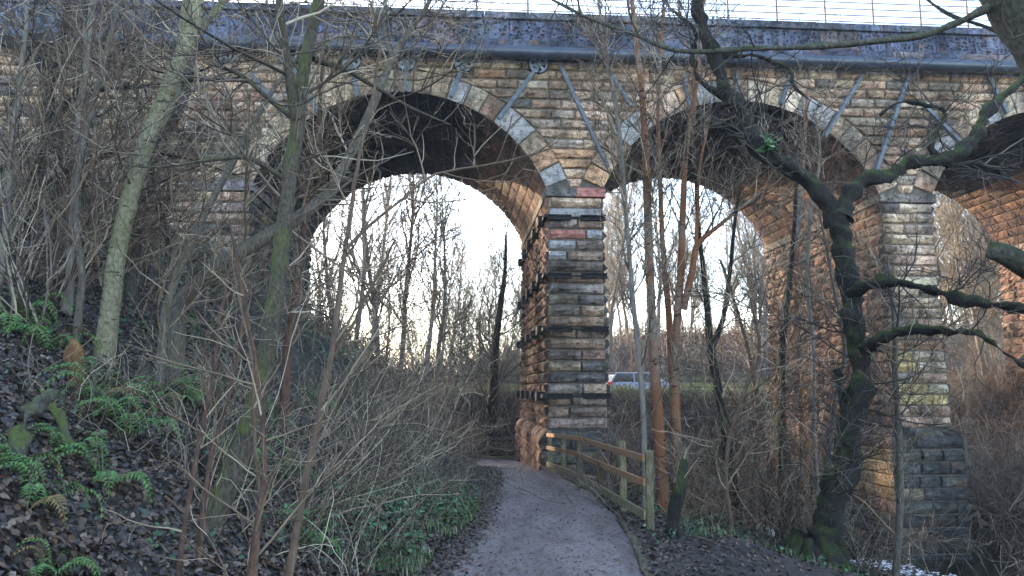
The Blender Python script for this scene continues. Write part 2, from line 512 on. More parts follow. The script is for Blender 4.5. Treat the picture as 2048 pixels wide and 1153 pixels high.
# path: one sheet with ragged edges and a slight camber
py = np.concatenate([np.arange(-2, 22, .12), np.arange(22, 29, .25)])
nx = 13
rows = []
for y in py:
    yy = max(y, 0)
    l = float(xl(yy)); r = float(xr(yy))
    l += float(vnoise(y * 2.1, 3.3, 5)) * .16; r += float(vnoise(y * 1.7, 9.3, 6)) * .05
    f = np.linspace(0, 1, nx); x = l + (r - l) * f
    z = path_z(y) + .012 * (1 - (2 * f - 1) ** 2) + vnoise(x * 1.3, np.full(nx, y * 1.3), 8) * .012
    z[0] -= .03; z[-1] -= .02
    rows.append(np.stack([x, np.full(nx, y), z], 1))
V = np.concatenate(rows); n = len(py)
i, j = np.meshgrid(np.arange(n - 1), np.arange(nx - 1), indexing='ij'); a0 = (i * nx + j).ravel()
obj('path', np_mesh('path', V, [np.stack([a0, a0 + 1, a0 + nx + 1, a0 + nx], 1)], True), M_PATH, kind='structure')
# mossy edging strip along the right hand edge
ey = np.arange(2, 18.6, .2)
P = np.stack([xr(ey) + .03 + vnoise(ey * 3, ey * 0, 4) * .03, ey, path_z(ey) - .005 + vnoise(ey * 4, ey * 0, 9) * .02], 1)
ac = Acc(); Vt, qt = tube_arrays(P[None], np.interp(vnoise(ey * 2.3, ey * 0 + 3, 12), [-.5, .5], [.02, .085])[None], 8); zc = np.repeat(P[:, 2], 8); Vt[:, 2] = zc + (Vt[:, 2] - zc) * .32; Vt += rng.normal(0, .009, Vt.shape); ac.add(Vt, qt)
obj('path_edging', ac.mesh('path_edging', smoothf=True), M_EDGE, kind='structure')
# stream
sy = np.linspace(2, 32, 60)
V = np.concatenate([np.stack([[shore_l(y) - 1.2, shore_r(y) + 1.5], [y, y], [WATER_Z] * 2], 1) for y in sy])
k = np.arange(59) * 2
obj('stream', np_mesh('stream', V, [np.stack([k, k + 1, k + 3, k + 2], 1)]), M_WATER, kind='structure')
# road beyond
ac = Acc(); ac.add([(-300, 35.3, 1.48), (300, 35.3, 1.48), (300, 41.3, 1.48), (-300, 41.3, 1.48)], np.array([[0, 1, 2, 3]]))
obj('road', ac.mesh('road'), M_ROAD, kind='structure')

# ------------------------------------------------------------------ the viaduct
A = math.radians(4.0)
ES = np.array([math.cos(A), math.sin(A), 0]); ET = np.array([-math.sin(A), math.cos(A), 0])
O = W(1096, 850, 20.0); O[2] = 0
DEPTH = 8.0
def VW(s, t, z): return O + ES * s + ET * t + Z_ * z
ZS = float(zat(376, 20.0)); ZC = float(zat(184, 19.73))
SPAN = 7.88; PW = 1.57
ARCH = [(-SPAN, 0.), (PW, PW + SPAN), (2 * PW + SPAN, 2 * PW + 2 * SPAN)]
RISE = ZC - ZS
RAD = (SPAN * SPAN / 4 + RISE * RISE) / (2 * RISE)
ZCEN = ZC - RAD
HALF = math.asin(SPAN / 2 / RAD)
RING = .62
Z_COPT = float(zat(24, 19.86)); Z_COPB = float(zat(38, 19.86)); Z_PANB = float(zat(79, 19.72)); Z_STRB = float(zat(95, 19.72))
Z_WALL = Z_STRB
S_L, S_R = -21., 24.
viaduct = thing('stone_viaduct', 'tall rusticated sandstone railway viaduct with three arches across the picture', 'viaduct', tuple(O))

TAN = (.49, .34, .23); CREAM = (.55, .42, .305); GREY = (.335, .255, .20); SOOT = (.15, .125, .11); RED = (.34, .21, .15)
ORANGE = (.47, .27, .15); BUFF = (.43, .285, .19); PURP = (.25, .19, .165)
WALL_PAL = [(TAN, .40), (CREAM, .10), (BUFF, .28), (GREY, .12), (SOOT, .02), (RED, .04), (ORANGE, .04)]
PIER_PAL = [(TAN, .2), (CREAM, .06), (BUFF, .3), (GREY, .3), (SOOT, .10), (RED, .04)]
LEFT_PAL = [(TAN, .3), (CREAM, .06), (BUFF, .26), (GREY, .16), (SOOT, .06), (RED, .10), (PURP, .06)]
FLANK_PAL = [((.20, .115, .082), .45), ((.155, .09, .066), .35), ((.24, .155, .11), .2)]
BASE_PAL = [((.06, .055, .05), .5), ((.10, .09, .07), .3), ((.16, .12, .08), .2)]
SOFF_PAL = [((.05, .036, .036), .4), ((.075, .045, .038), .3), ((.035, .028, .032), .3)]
def pick(pal):
    w = np.array([p[1] for p in pal]); c = np.array(pal[rng.choice(len(pal), p=w / w.sum())][0])
    return c * rng.uniform(.8, 1.2) * (1 + rng.normal(0, .022, 3))

# rock faced stone: unit x in [0,1], z in [0,1], y outward relief
SX = np.array([0, .05, .28, .62, .95, 1.]); SZ = np.array([0, .12, .5, .88, 1.])
def stone_verts(rg):
    x, z = np.meshgrid(SX, SZ, indexing='ij')
    y = np.full(x.shape, -.03)
    y[1:-1, 1:-1] = rg.uniform(.012, .085, (4, 3)); y[1:-1, 2] += .03; y[1:-1, 1] *= .75
    x = x.copy(); x[2:4] += rg.uniform(-.07, .07, (2, 5)); z = z.copy(); z[1:-1, 2] += rg.uniform(-.12, .12, 4)
    z[1:-1, 1] += rg.uniform(-.05, .05, 4); z[1:-1, 3] += rg.uniform(-.04, .04, 4)
    return np.stack([x, y, z], -1).reshape(-1, 3)
i, j = np.meshgrid(np.arange(5), np.arange(4), indexing='ij'); a0 = (i * 5 + j).ravel()
STONE_F = np.stack([a0, a0 + 5, a0 + 6, a0 + 1], 1)
STONE_V = [stone_verts(rng) for _ in range(14)]
STONE_ME = [np_mesh('stone', v * np.array([1, -1, 1]), [STONE_F]) for v in STONE_V]
for me in STONE_ME: me.materials.append(M_STONE_O)

pieces = []   # dict(name, corners(4: bl br tr tl as world), normal, relief, tint, mat)
def add_piece(name, bl, br, tr, tl, nrm, tint, relief=1., mat=None):
    pieces.append(dict(name=name, c=[np.asarray(q, float) for q in (bl, br, tr, tl)], n=np.asarray(nrm, float), tint=tint, rel=relief, mat=mat))
def rect_piece(name, s0, s1, z0, z1, t=0., tint=None, relief=1., mat=None, s0t=None, s1t=None):
    g = .003; gv = .014
    s0t = s0 if s0t is None else s0t; s1t = s1 if s1t is None else s1t
    add_piece(name, VW(s0 + g, t, z0 + gv), VW(s1 - g, t, z0 + gv), VW(s1t - g, t, z1 - gv), VW(s0t + g, t, z1 - gv), -ET, tint, relief, mat)
def split(a, b, lo, hi):
    out = [a]; x = a
    while True:
        x += rng.uniform(lo, hi)
        if x > b - lo * .6: break
        out.append(x)
    out.append(b); return out

def arch_out(s, zz, R):     # half width of circle R at height zz
    d = zz - ZCEN
    return math.sqrt(max(R * R - d * d, 0.))

# spandrel wall, course by course
NC = 14
CH = (Z_WALL - ZS) / NC
SPECIAL_BLUE = [(1765, 760)]
for c in range(NC):
    z0 = ZS + c * CH; z1 = z0 + CH
    # free intervals between extrados circles
    cuts = []
    for (a, b) in ARCH:
        m = (a + b) / 2
        w0 = arch_out(0, z0, RAD + RING); w1 = arch_out(0, z1, RAD + RING)
        if w0 > .05: cuts.append((m - w0, m + w0, m - w1, m + w1))
    edges = []
    cur = (S_L, S_L)
    for q in cuts:
        if q[0] > cur[0] + .02: edges.append((cur, (q[0], q[2])))
        cur = (q[1], q[3])
    edges.append((cur, (S_R, S_R)))
    for (l, r) in edges:
        xs = split(l[0], r[0], .5, 1.05) if r[0] - l[0] > .9 else [l[0], r[0]]
        for k in range(len(xs) - 1):
            s0t = l[1] if k == 0 else None; s1t = r[1] if k == len(xs) - 2 else None
            if s0t is not None and s0t > xs[k + 1]: s0t = xs[k + 1] - .02
            if s1t is not None and s1t < xs[k]: s1t = xs[k] + .02
            pal = LEFT_PAL if xs[k] < -7.5 else WALL_PAL
            rect_piece('stone', xs[k], xs[k + 1], z0, z1, 0, pick(pal), 1., None, s0t, s1t)
# voussoirs
NV = 21
for ai, (a, b) in enumerate(ARCH):
    m = (a + b) / 2
    for k in range(NV):
        t0 = -HALF + 2 * HALF * k / NV; t1 = -HALF + 2 * HALF * (k + 1) / NV
        g = .004
        def pt(th, R): return VW(m + math.sin(th) * R, -.02, ZCEN + math.cos(th) * R)
        R0, R1 = RAD, RAD + RING
        tint = pick([(TAN, .38), (CREAM, .26), (ORANGE, .08), (BUFF, .2), (RED, .05), (GREY, .03)]); mat = None
        blue = {0: (13, 16, 17, 20), 1: (3, 4, 8, 9, 14, 15), 2: (2, 3, 6)}[ai]
        if k in blue: mat = M_BLUEBRICK
        add_piece('voussoir', pt(t0 + g, R0), pt(t1 - g, R0), pt(t1 - g, R1), pt(t0 + g, R1), -ET, tint, .35, mat)
# left abutment wall below springing
for c in range(20):
    z1 = ZS - c * .275; z0 = z1 - .275
    xs = split(S_L, -SPAN - PW, .55, 1.1)
    for k in range(len(xs) - 1): rect_piece('stone', xs[k], xs[k + 1], z0, z1, 0, pick(LEFT_PAL))
# piers
PIERS = [(-SPAN - PW, 0), (0., 1), (SPAN + PW, 2), (2 * SPAN + 2 * PW, 3)]
ZPED = 1.05
def pier_half(z):            # half width with batter
    return PW / 2 + .085 * np.clip((ZS - z) / (ZS - ZPED), 0, 1.6) - .06
CAPH = .25
PCH = (ZS - CAPH - ZPED) / 21
for (s0, pi) in PIERS:
    mid = s0 + PW / 2
    for c in range(21 if pi < 3 else 0):
        z0 = ZPED + c * PCH; z1 = z0 + PCH
        h0 = float(pier_half(z0)); h1 = float(pier_half(z1))
        cut = mid + rng.uniform(-.3, .3)
        pal = PIER_PAL if pi == 1 else (LEFT_PAL if pi == 0 else WALL_PAL)
        spl = [(-1, cut), (cut, 1)] if rng.random() < .8 else [(-1, 1)]
        for (l, r) in spl:
            mat = None
            if pi == 1 and c in (19, 16, 17, 15) and l == -1 and c != 17: mat = M_BLUEBRICK
            if pi == 1 and c == 17: mat = M_REDBRICK if l == -1 else M_BLUEBRICK
            if pi == 1 and c == 16 and l != -1: mat = None
            tint = pick(pal)
            if pi == 2 and c in (2, 3, 5, 6): tint = np.array((.50, .36, .16)) if l == -1 else np.array((.45, .36, .25))
            sl = mid - h0 if l == -1 else l; sr_ = mid + h0 if r == 1 else r
            slt = mid - h1 if l == -1 else l; srt = mid + h1 if r == 1 else r
            rect_piece('pier_block', sl, sr_, z0, z1, .0, tint, 1.15, mat, slt, srt)
    # flanks
    for side in (-1, 1):
        if (pi == 0 and side == -1) or (pi == 3 and side == 1): continue
        zlo, n0 = (ZPED, 0)
        for c in range(21):
            z0 = ZPED + c * PCH; z1 = z0 + PCH
            h0 = float(pier_half(z0)); h1 = float(pier_half(z1))
            xs = split(0, DEPTH, .55, 1.0)
            for k in range(len(xs) - 1):
                g = .005
                f = lambda t, z, h: VW(mid + side * h, t, z)
                a_, b_ = (xs[k + 1], xs[k]) if side == -1 else (xs[k], xs[k + 1])
                d = g if a_ < b_ else -g
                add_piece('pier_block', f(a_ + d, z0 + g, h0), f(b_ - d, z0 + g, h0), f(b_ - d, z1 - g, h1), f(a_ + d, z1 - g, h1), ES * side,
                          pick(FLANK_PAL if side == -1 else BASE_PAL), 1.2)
    # pedestal: chamfer course and plain courses to below ground
    zbot = {0: -1, 1: -1.2, 2: -3.0, 3: -1}[pi]
    nped = max(3, int(round((ZPED - .22 - zbot) / .34)))
    hb = float(pier_half(ZPED)); hp = hb + .2
    for (axis, sgn) in (('f', 0), ('s', -1), ('s', 1)):
        levels = [(ZPED - .22, ZPED, True)] + [(ZPED - .22 - (k + 1) * .34, ZPED - .22 - k * .34, False) for k in range(nped)]
        for (z0, z1, ch) in levels:
            wet = z0 < -.9
            if axis == 'f':
                xs = split(mid - hp, mid + hp, .55, 1.1)
                for k in range(len(xs) - 1):
                    tint = pick(BASE_PAL) * (.7 if wet else 1.)
                    if ch:
                        sc = hb / hp
                        add_piece('pier_block', VW(xs[k] + .004, -.2, z0), VW(xs[k + 1] - .004, -.2, z0), VW(mid + (xs[k + 1] - mid) * sc, 0, z1), VW(mid + (xs[k] - mid) * sc, 0, z1), (-ET + Z_) * .7, tint, .35)
                    else:
                        rect_piece('pier_block', xs[k], xs[k + 1], z0, z1, -.2, tint, 1.)
            else:
                xs = split(-.2, DEPTH + .2, .6, 1.1)
                for k in range(len(xs) - 1):
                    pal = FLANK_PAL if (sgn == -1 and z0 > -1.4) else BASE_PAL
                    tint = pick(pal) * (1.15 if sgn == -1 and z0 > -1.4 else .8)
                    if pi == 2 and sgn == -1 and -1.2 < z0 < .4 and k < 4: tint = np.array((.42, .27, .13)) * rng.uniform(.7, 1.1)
                    a_, b_ = (xs[k + 1], xs[k]) if sgn == -1 else (xs[k], xs[k + 1])
                    d = .005 if a_ < b_ else -.005
                    if ch: add_piece('pier_block', VW(mid + sgn * hp, a_ + d, z0), VW(mid + sgn * hp, b_ - d, z0), VW(mid + sgn * hb, np.clip(b_, 0, DEPTH), z1), VW(mid + sgn * hb, np.clip(a_, 0, DEPTH), z1), (ES * sgn + Z_) * .7, tint, .35)
                    else: add_piece('pier_block', VW(mid + sgn * hp, a_ + d, z0 + .005), VW(mid + sgn * hp, b_ - d, z0 + .005), VW(mid + sgn * hp, b_ - d, z1 - .005), VW(mid + sgn * hp, a_ + d, z1 - .005), ES * sgn, tint, .55)
# soffit stones
for (a, b) in ARCH:
    m = (a + b) / 2; NA = 30
    for k in range(NA):
        t0 = -HALF + 2 * HALF * k / NA; t1 = t0 + 2 * HALF / NA
        xs = split(.02, DEPTH - .02, .6, 1.2)
        for q in range(len(xs) - 1):
            f = lambda th, t: VW(m + math.sin(th) * RAD, t, ZCEN + math.cos(th) * RAD)
            tm = (t0 + t1) / 2
            nn = -(ES * math.sin(tm) + Z_ * math.cos(tm))
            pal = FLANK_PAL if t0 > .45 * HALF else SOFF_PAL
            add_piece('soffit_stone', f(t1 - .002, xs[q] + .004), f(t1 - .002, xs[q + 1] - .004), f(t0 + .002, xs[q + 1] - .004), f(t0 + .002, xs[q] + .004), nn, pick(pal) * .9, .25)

# sort by what they show in the picture; the largest become objects of their own
def score(p):
    us = [proj(c) for c in p['c']]
    if min(q[2] for q in us) < .5: return 0.
    uv = np.array([(q[0], q[1]) for q in us])
    if uv[:, 0].max() < 0 or uv[:, 0].min() > 2048 or uv[:, 1].max() < 0 or uv[:, 1].min() > 1153: return 0.
    x, y = uv[:, 0], uv[:, 1]
    ar = abs(.5 * (np.dot(x, np.roll(y, -1)) - np.dot(y, np.roll(x, -1))))
    c = sum(p['c']) / 4
    if np.dot(p['n'], c - np.array([0, 0, H])) > 0: return 0.
    if c[2] < gz(c[0], c[1] - .3): return 0.
    return ar
for p in pieces: p['sc'] = score(p)
LIM = {'stone': 300, 'voussoir': 100, 'pier_block': 290, 'soffit_stone': 0}
joined = {k: Acc() for k in LIM}
def warp(p, v):
    """map unit stone verts onto the quad"""
    bl, br, tr, tl = p['c']; n = p['n'] / np.linalg.norm(p['n'])
    x = v[:, 0:1]; z = v[:, 2:3]
    return (bl * (1 - x) + br * x) * (1 - z) + (tl * (1 - x) + tr * x) * z + n * (v[:, 1:2] * p['rel'])
for name in LIM:
    ps = sorted([p for p in pieces if p['name'] == name], key=lambda p: -p['sc'])
    cnt = 0
    for p in ps:
        vi = int(rng.integers(len(STONE_V)))
        if cnt < LIM[name] and (p['sc'] > 0 or p['mat'] is not None):
            cnt += 1
            bl, br, tr, tl = p['c']
            is_rect = np.linalg.norm((br - bl) - (tr - tl)) < 1e-6 and p['mat'] is None and abs(p['rel'] - 1) < .3 and abs(np.dot(br - bl, tl - bl)) < 1e-6
            if is_rect:
                o = bpy.data.objects.new(name, STONE_ME[vi])
                o.parent = viaduct
                ex = br - bl; ez = tl - bl; ny = -p['n'] / np.linalg.norm(p['n'])
                mt = Matrix(((ex[0], ny[0], ez[0], bl[0] - O[0]), (ex[1], ny[1], ez[1], bl[1] - O[1]), (ex[2], ny[2], ez[2], bl[2] - O[2]), (0, 0, 0, 1)))
                o.matrix_local = mt
                COL.objects.link(o)
            else:
                o = obj(name, np_mesh(name, warp(p, STONE_V[vi]) - O, [STONE_F]), p['mat'] or M_STONE_O, viaduct)
            o.color = (*np.clip(p['tint'], 0, 1), 1)
        elif p['mat'] is None:
            joined[name].add(warp(p, STONE_V[vi]), STONE_F, p['tint'])
for name, nm in (('stone', 'wall_stonework'), ('pier_block', 'pier_stonework'), ('soffit_stone', 'soffit_stonework'), ('voussoir', 'arch_ring_stonework')):
    if joined[name].n: obj(nm, joined[name].mesh(nm, O, tint=True), M_STONE_J, viaduct, kind='stuff')

# core behind the stones (mortar)
ac = Acc()
ss = [S_L]
for (a, b) in ARCH:
    ss += [a + .001 - .04] + list(np.linspace(a - .03, b + .03, 60)) + [b + .04]
ss += [S_R]
def under(s):
    for (a, b) in ARCH:
        m = (a + b) / 2
        R = RAD + .035
        if a - .031 <= s <= b + .031: return ZCEN + math.sqrt(max(R * R - (s - m) ** 2, 0))
    return -3.2
ss = np.array(ss); zb = np.array([under(s) for s in ss]); ztop = Z_COPB
TF, TB = .03, DEPTH - .03
V = []
for s, z in zip(ss, zb): V += [VW(s, TF, z), VW(s, TF, ztop), VW(s, TB, z), VW(s, TB, ztop)]
k = np.arange(len(ss) - 1) * 4
ac.add(V, np.concatenate([np.stack([k, k + 4, k + 5, k + 1], 1), np.stack([k + 2, k + 3, k + 7, k + 6], 1), np.stack([k, k + 2, k + 6, k + 4], 1), np.stack([k + 1, k + 5, k + 7, k + 3], 1)]))
for (s0, pi) in PIERS:
    mid = s0 + PW / 2; hb = float(pier_half(ZPED)); ht = float(pier_half(ZS))
    lo, hi = ZPED, ZS + .1
    q = [VW(mid + sx * (h - .02), t, z) for (z, h) in ((lo, hb), (hi, ht)) for (sx, t) in ((-1, .025), (1, .025), (1, DEPTH - .025), (-1, DEPTH - .025))]
    ac.add(q, np.array([[0, 1, 5, 4], [1, 2, 6, 5], [2, 3, 7, 6], [3, 0, 4, 7]]))
    ac.add(box_pts(VW(mid, 0, 0), ES, ET, Z_, (-hb - .17, -.17, -3.2), (hb + .17, DEPTH + .17, ZPED - .21)), BOXF)
obj('core', ac.mesh('core', O), M_CORE, viaduct)

# impost caps
for (s0, pi) in PIERS[:3]:
    mid = s0 + PW / 2; h = PW / 2 + .05
    cutm = mid + .03
    for q, (l, r) in enumerate(((mid - h, cutm), (cutm, mid + h))):
        ac = Acc(); ac.add(box_pts(VW(0, 0, 0), ES, ET, Z_, (l + .004, -.11, ZS - CAPH), (r - .004, DEPTH + .1, ZS - .01)), BOXF)
        o = obj('impost_stone', ac.mesh('impost_stone', O), M_REDBRICK if (pi == 1 and q == 1) else M_STONE_O, viaduct)
        o.color = (*np.clip(pick([(SOOT, .6), (GREY, .4)]) * 1.2, 0, 1), 1)
# parapet: string course, pitted blocks, coping
def course_blocks(name, z0, z1, t0, t1, lo, hi, pal, mat):
    xs = split(S_L, S_R, lo, hi)
    for k in range(len(xs) - 1):
        dz = rng.uniform(-.004, .004)
        ac = Acc(); ac.add(box_pts(VW(0, 0, 0), ES, ET, Z_, (xs[k] + .005, t0 + rng.uniform(-.006, .006), z0 + dz), (xs[k + 1] - .005, t1, z1 + dz)), BOXF)
        me = ac.mesh(name, O)
        bm_bevel(me, .012)
        o = obj(name, me, mat, viaduct)
        o.color = (*np.clip(pick(pal), 0, 1), 1)
import bmesh
def bm_bevel(me, w, seg=1):
    bm = bmesh.new(); bm.from_mesh(me)
    bmesh.ops.bevel(bm, geom=list(bm.edges), offset=w, segments=seg, affect='EDGES')
    bm.to_mesh(me); bm.free()
DARK_PAL = [((.085, .095, .145), .6), ((.105, .11, .15), .3), ((.15, .125, .13), .1)]
course_blocks('string_course_block', Z_STRB, Z_PANB - .004, -.24, .3, .9, 1.6, DARK_PAL, M_STONE_O)
course_blocks('parapet_block', Z_PANB, Z_COPB - .004, -.02, .42, .8, 1.5, DARK_PAL, M_PIT_O)
course_blocks('coping_stone', Z_COPB, Z_COPT, -.10, .5, 1.0, 1.7, [((.11, .12, .165), .6), ((.15, .15, .175), .4)], M_STONE_O)

def tilt_box(name, p0, p1, wdt, proud, mat, parent, shape='rail'):
    """a bar from p0 to p1 on the wall face, rail shaped section"""
    p0 = np.asarray(p0); p1 = np.asarray(p1); d = p1 - p0; L = np.linalg.norm(d); d = d / L
    n = -ET; side = np.cross(d, n)
    w = wdt / 2
    sec = [(-w, 0), (-w, .25), (-.3 * w, .4), (-.3 * w, .7), (-.75 * w, .8), (-.75 * w, 1), (.75 * w, 1), (.75 * w, .8), (.3 * w, .7), (.3 * w, .4), (w, .25), (w, 0)]
    V = [p0 + side * a + n * (b * proud + .03) for a, b in sec] + [p1 + side * a + n * (b * proud + .03) for a, b in sec]
    m = len(sec); k = np.arange(m)
    ac = Acc(); ac.add(V, [np.stack([k, (k + 1) % m, (k + 1) % m + m, k + m], 1), np.array([list(range(m))[::-1], list(range(m, 2 * m))])])
    return obj(name, ac.mesh(name, O), mat, parent)
def on_wall(u, v):
    d = ray(u, v); o = np.array([0, 0, H])
    t = np.dot(O - o, ET) / np.dot(d, ET)
    return o + d * t
STRUTS = [((578, 118), (640, 232)), ((503, 150), (576, 238)), ((703, 128), (716, 196)), ((813, 130), (813, 186)), ((927, 133), (902, 196)), ((1076, 135), (997, 240)),
          ((1120, 136), (1215, 336)), ((1212, 140), (1262, 216)), ((1364, 150), (1378, 216)), ((1468, 140), (1472, 192)), ((1580, 148), (1560, 212)), ((1725, 148), (1646, 276)), ((1815, 148), (1748, 346)),
          ((1974, 160), (2010, 230)), ((1845, 215), (1922, 292))]
for (a, b) in STRUTS:
    tilt_box('iron_strut', on_wall(*a), on_wall(*b), .13, .12, M_STRUT, viaduct)
def disc_mesh():
    ac = Acc(); N = 24
    a = np.arange(N) * 2 * np.pi / N
    prof = [(.29, .0), (.28, .05), (.25, .075), (.21, .075), (.195, .045), (.0, .04)]
    V = [(r * math.cos(t), -y, r * math.sin(t)) for (r, y) in prof[:-1] for t in a] + [(0, -.05, 0)]
    f4 = []
    for k in range(4):
        for q in range(N): f4.append((k * N + q, k * N + (q + 1) % N, (k + 1) * N + (q + 1) % N, (k + 1) * N + q))
    f3 = [(4 * N + q, 4 * N + (q + 1) % N, 5 * N) for q in range(N)]
    ac.add(V, [np.array(f4), np.array(f3)])
    return ac.mesh('plate')
def spoke_mesh():
    ac = Acc()
    ac.add(box_pts((0, 0, 0), X_, Y_, Z_, (-.04, -.10, .03), (.04, -.035, .215)), BOXF)
    return ac.mesh('spoke')
def hub_mesh():
    ac = Acc(); tubes(ac, np.array([[(0, -.04, 0), (0, -.13, 0), (0, -.135, 0)]]), np.array([[.055, .05, .001]]), 8)
    return ac.mesh('hub')
DM, SM, HM = disc_mesh(), spoke_mesh(), hub_mesh()
_a = np.linspace(0, 2 * np.pi, 29)
ac = Acc(); tubes(ac, np.stack([np.cos(_a) * .225, np.full(29, -.075), np.sin(_a) * .225], 1)[None], np.full((1, 29), .038), 6); RM = ac.mesh('rim', smoothf=True)
M_ANCHOR = simple('worn_blue_iron', (.09, .11, .14), (.19, .215, .25), 9., .5, .5)
for (u, v) in [(448, 112), (578, 115), (703, 125), (813, 127), (927, 130), (1076, 133)]:
    p = on_wall(u, v)
    o = obj('wall_anchor', DM, M_RAILIRON, viaduct, tuple(p - O - ET * .045)); o.rotation_euler = (0, 0, A)
    h = obj('hub', HM, M_ANCHOR, o); obj('rim', RM, M_ANCHOR, o)
    for q in range(6):
        sp = obj('spoke', SM, M_ANCHOR, o); sp.rotation_euler = (0, q * math.pi / 3 + .3, 0)

# iron beams strapped round the middle pier
s0 = 0.; mid = PW / 2
for v in (436, 552, 659, 793):
    zb_ = float(zat(v, 19.95)); h = float(pier_half(zb_))
    for (l, r) in ((-h - .03, -.13), (.13, h + .08)):
        ac = Acc()
        ac.add(box_pts(VW(mid, 0, zb_), ES, ET, Z_, (l, -.16, -.07), (r, -.03, -.035)), BOXF)
        ac.add(box_pts(VW(mid, 0, zb_), ES, ET, Z_, (l + .004, -.11, -.036), (r - .004, -.05, .046)), BOXF)
        ac.add(box_pts(VW(mid, 0, zb_), ES, ET, Z_, (l, -.16, .045), (r, -.03, .08)), BOXF)
        obj('iron_beam', ac.mesh('iron_beam', O), M_RAILIRON, viaduct)
    ac = Acc(); tubes(ac, np.array([[VW(mid - .2, -.1, zb_), VW(mid + .2, -.1, zb_)]]), np.array([[.022, .022]]), 6)
    obj('tie_rod', ac.mesh('tie_rod', O), M_RAILIRON, viaduct)
    for q, t in enumerate((.25, 1.9, 3.6, 5.3, 7.1)):
        ac = Acc()
        ac.add(box_pts(VW(mid - h, t, zb_), ES, ET, Z_, (-.26, 0, -.12), (.0, .42, .12)), BOXF)
        ac.add(box_pts(VW(mid - h, t, zb_), ES, ET, Z_, (-.16, -.55, -.05), (-.05, 0, .05)), BOXF)
        me = ac.mesh('iron_beam', O); bm_bevel(me, .012)
        obj('iron_beam', me, M_RAILIRON, viaduct)

# pipe
pc = W(1050, 104.5, 19.52)
pz = pc[2]
pipe = thing('pipe', 'fat black iron pipe running along the viaduct wall under the parapet', 'pipe', tuple(VW(-3, -.42, pz)))
PO = VW(-3, -.42, pz)
xs = np.arange(S_L, S_R + .1, 3.75)
for k in range(len(xs) - 1):
    ac = Acc(); ss_ = np.linspace(xs[k] + .005, xs[k + 1] - .005, 6)
    tubes(ac, np.array([[VW(s, -.42, pz) for s in ss_]]), np.full((1, 6), .17), 24)
    obj('pipe_length', ac.mesh('pipe_length', PO, True), M_IRON, pipe)
    ac = Acc(); tubes(ac, np.array([[VW(xs[k] + d, -.42, pz) for d in (-.07, -.069, .069, .07)]]), np.array([[.16, .185, .185, .16]]), 24)
    obj('joint_collar', ac.mesh('joint_collar', PO), M_IRON, pipe)

# railing on the parapet
rl = thing('parapet_railing', 'thin steel railing with horizontal bars on top of the parapet', 'railing', tuple(VW(0, .2, Z_COPT)))
RO = VW(0, .2, Z_COPT)
ac = Acc(); ac.add(box_pts((0, 0, 0), X_, Y_, Z_, (-.03, -.02, 0), (.03, .02, 1.25)), BOXF); PM = ac.mesh('post')
s = -18.
while s < 22:
    o = obj('post', PM, M_HANDRAIL, rl, tuple(ES * s)); o.rotation_euler = (0, 0, A); s += 1.46
for k in range(6):
    ac = Acc(); tubes(ac, np.array([[VW(q, .2, Z_COPT + .2 + k * .2) for q in (-20, 0, 22)]]), np.full((1, 3), .016), 6)
    obj('rail', ac.mesh('rail', RO), M_HANDRAIL, rl)

# ------------------------------------------------------------------ fences
def plank(p0, p1, h, th, name, mat, parent, off, sag=0.):
    p0 = np.asarray(p0); p1 = np.asarray(p1)
    d = p1 - p0; d = d / np.linalg.norm(d); n = np.cross(d, Z_); n /= np.linalg.norm(n); u = np.cross(n, d)
    L = np.linalg.norm(p1 - p0)
    V = box_pts(p0, d, n, u, (-.03, -th / 2, -h / 2), (L + .03, th / 2, h / 2))
    ac = Acc(); ac.add(V, BOXF); me = ac.mesh(name, off); bm_bevel(me, .006)
    return obj(name, me, mat, parent)
def post(p, h, w, name, mat, parent, off, lean=(0, 0)):
    top = Z_ + np.array([lean[0], lean[1], 0])
    V = box_pts(p, X_, Y_, top, (-w / 2, -w / 2, -.4), (w / 2, w / 2, h))
    ac = Acc(); ac.add(V, BOXF); me = ac.mesh(name, off); bm_bevel(me, .008)
    return obj(name, me, mat, parent)
POSTS = [(1101, 862, 936), (1127, 866, 945), (1160, 866, 959), (1200, 877, 975), (1247, 882, 1005), (1300, 901, 1043)]
ys_ = [19.2, 17.4, 15.6, 13.7, 11.9, 10.15]
pts = []
for (u, vt, vb), y in zip(POSTS, ys_):
    b = W(u, vb, y); t = W(u, vt, y); pts.append((b, t))
FB = pts[3][0].copy()
fence = thing('path_fence', 'short timber two-rail fence with orange-brown rails beside the curving path', 'fence', tuple(FB))
rowT, rowM, rowB = [], [], []
for (b, t) in pts:
    h = t[2] - b[2]
    post(b, h, .10, 'post', M_POST, fence, FB, (rng.normal(0, .012), rng.normal(0, .012)))
    o = np.array([-.08, -.05, 0])
    rowT.append(b + o + Z_ * (h - .10)); rowM.append(b + o + Z_ * (h * .55)); rowB.append(b + o + Z_ * .09)
for row, hh, nm, mt in ((rowT, .095, 'rail', M_TIMBER), (rowM, .095, 'rail', M_TIMBER), (rowB, .12, 'kick_board', M_POST)):
    for a, b in ((0, 2), (2, 5)):
        plank(row[a], row[b], hh, .04, nm, mt, fence, FB)
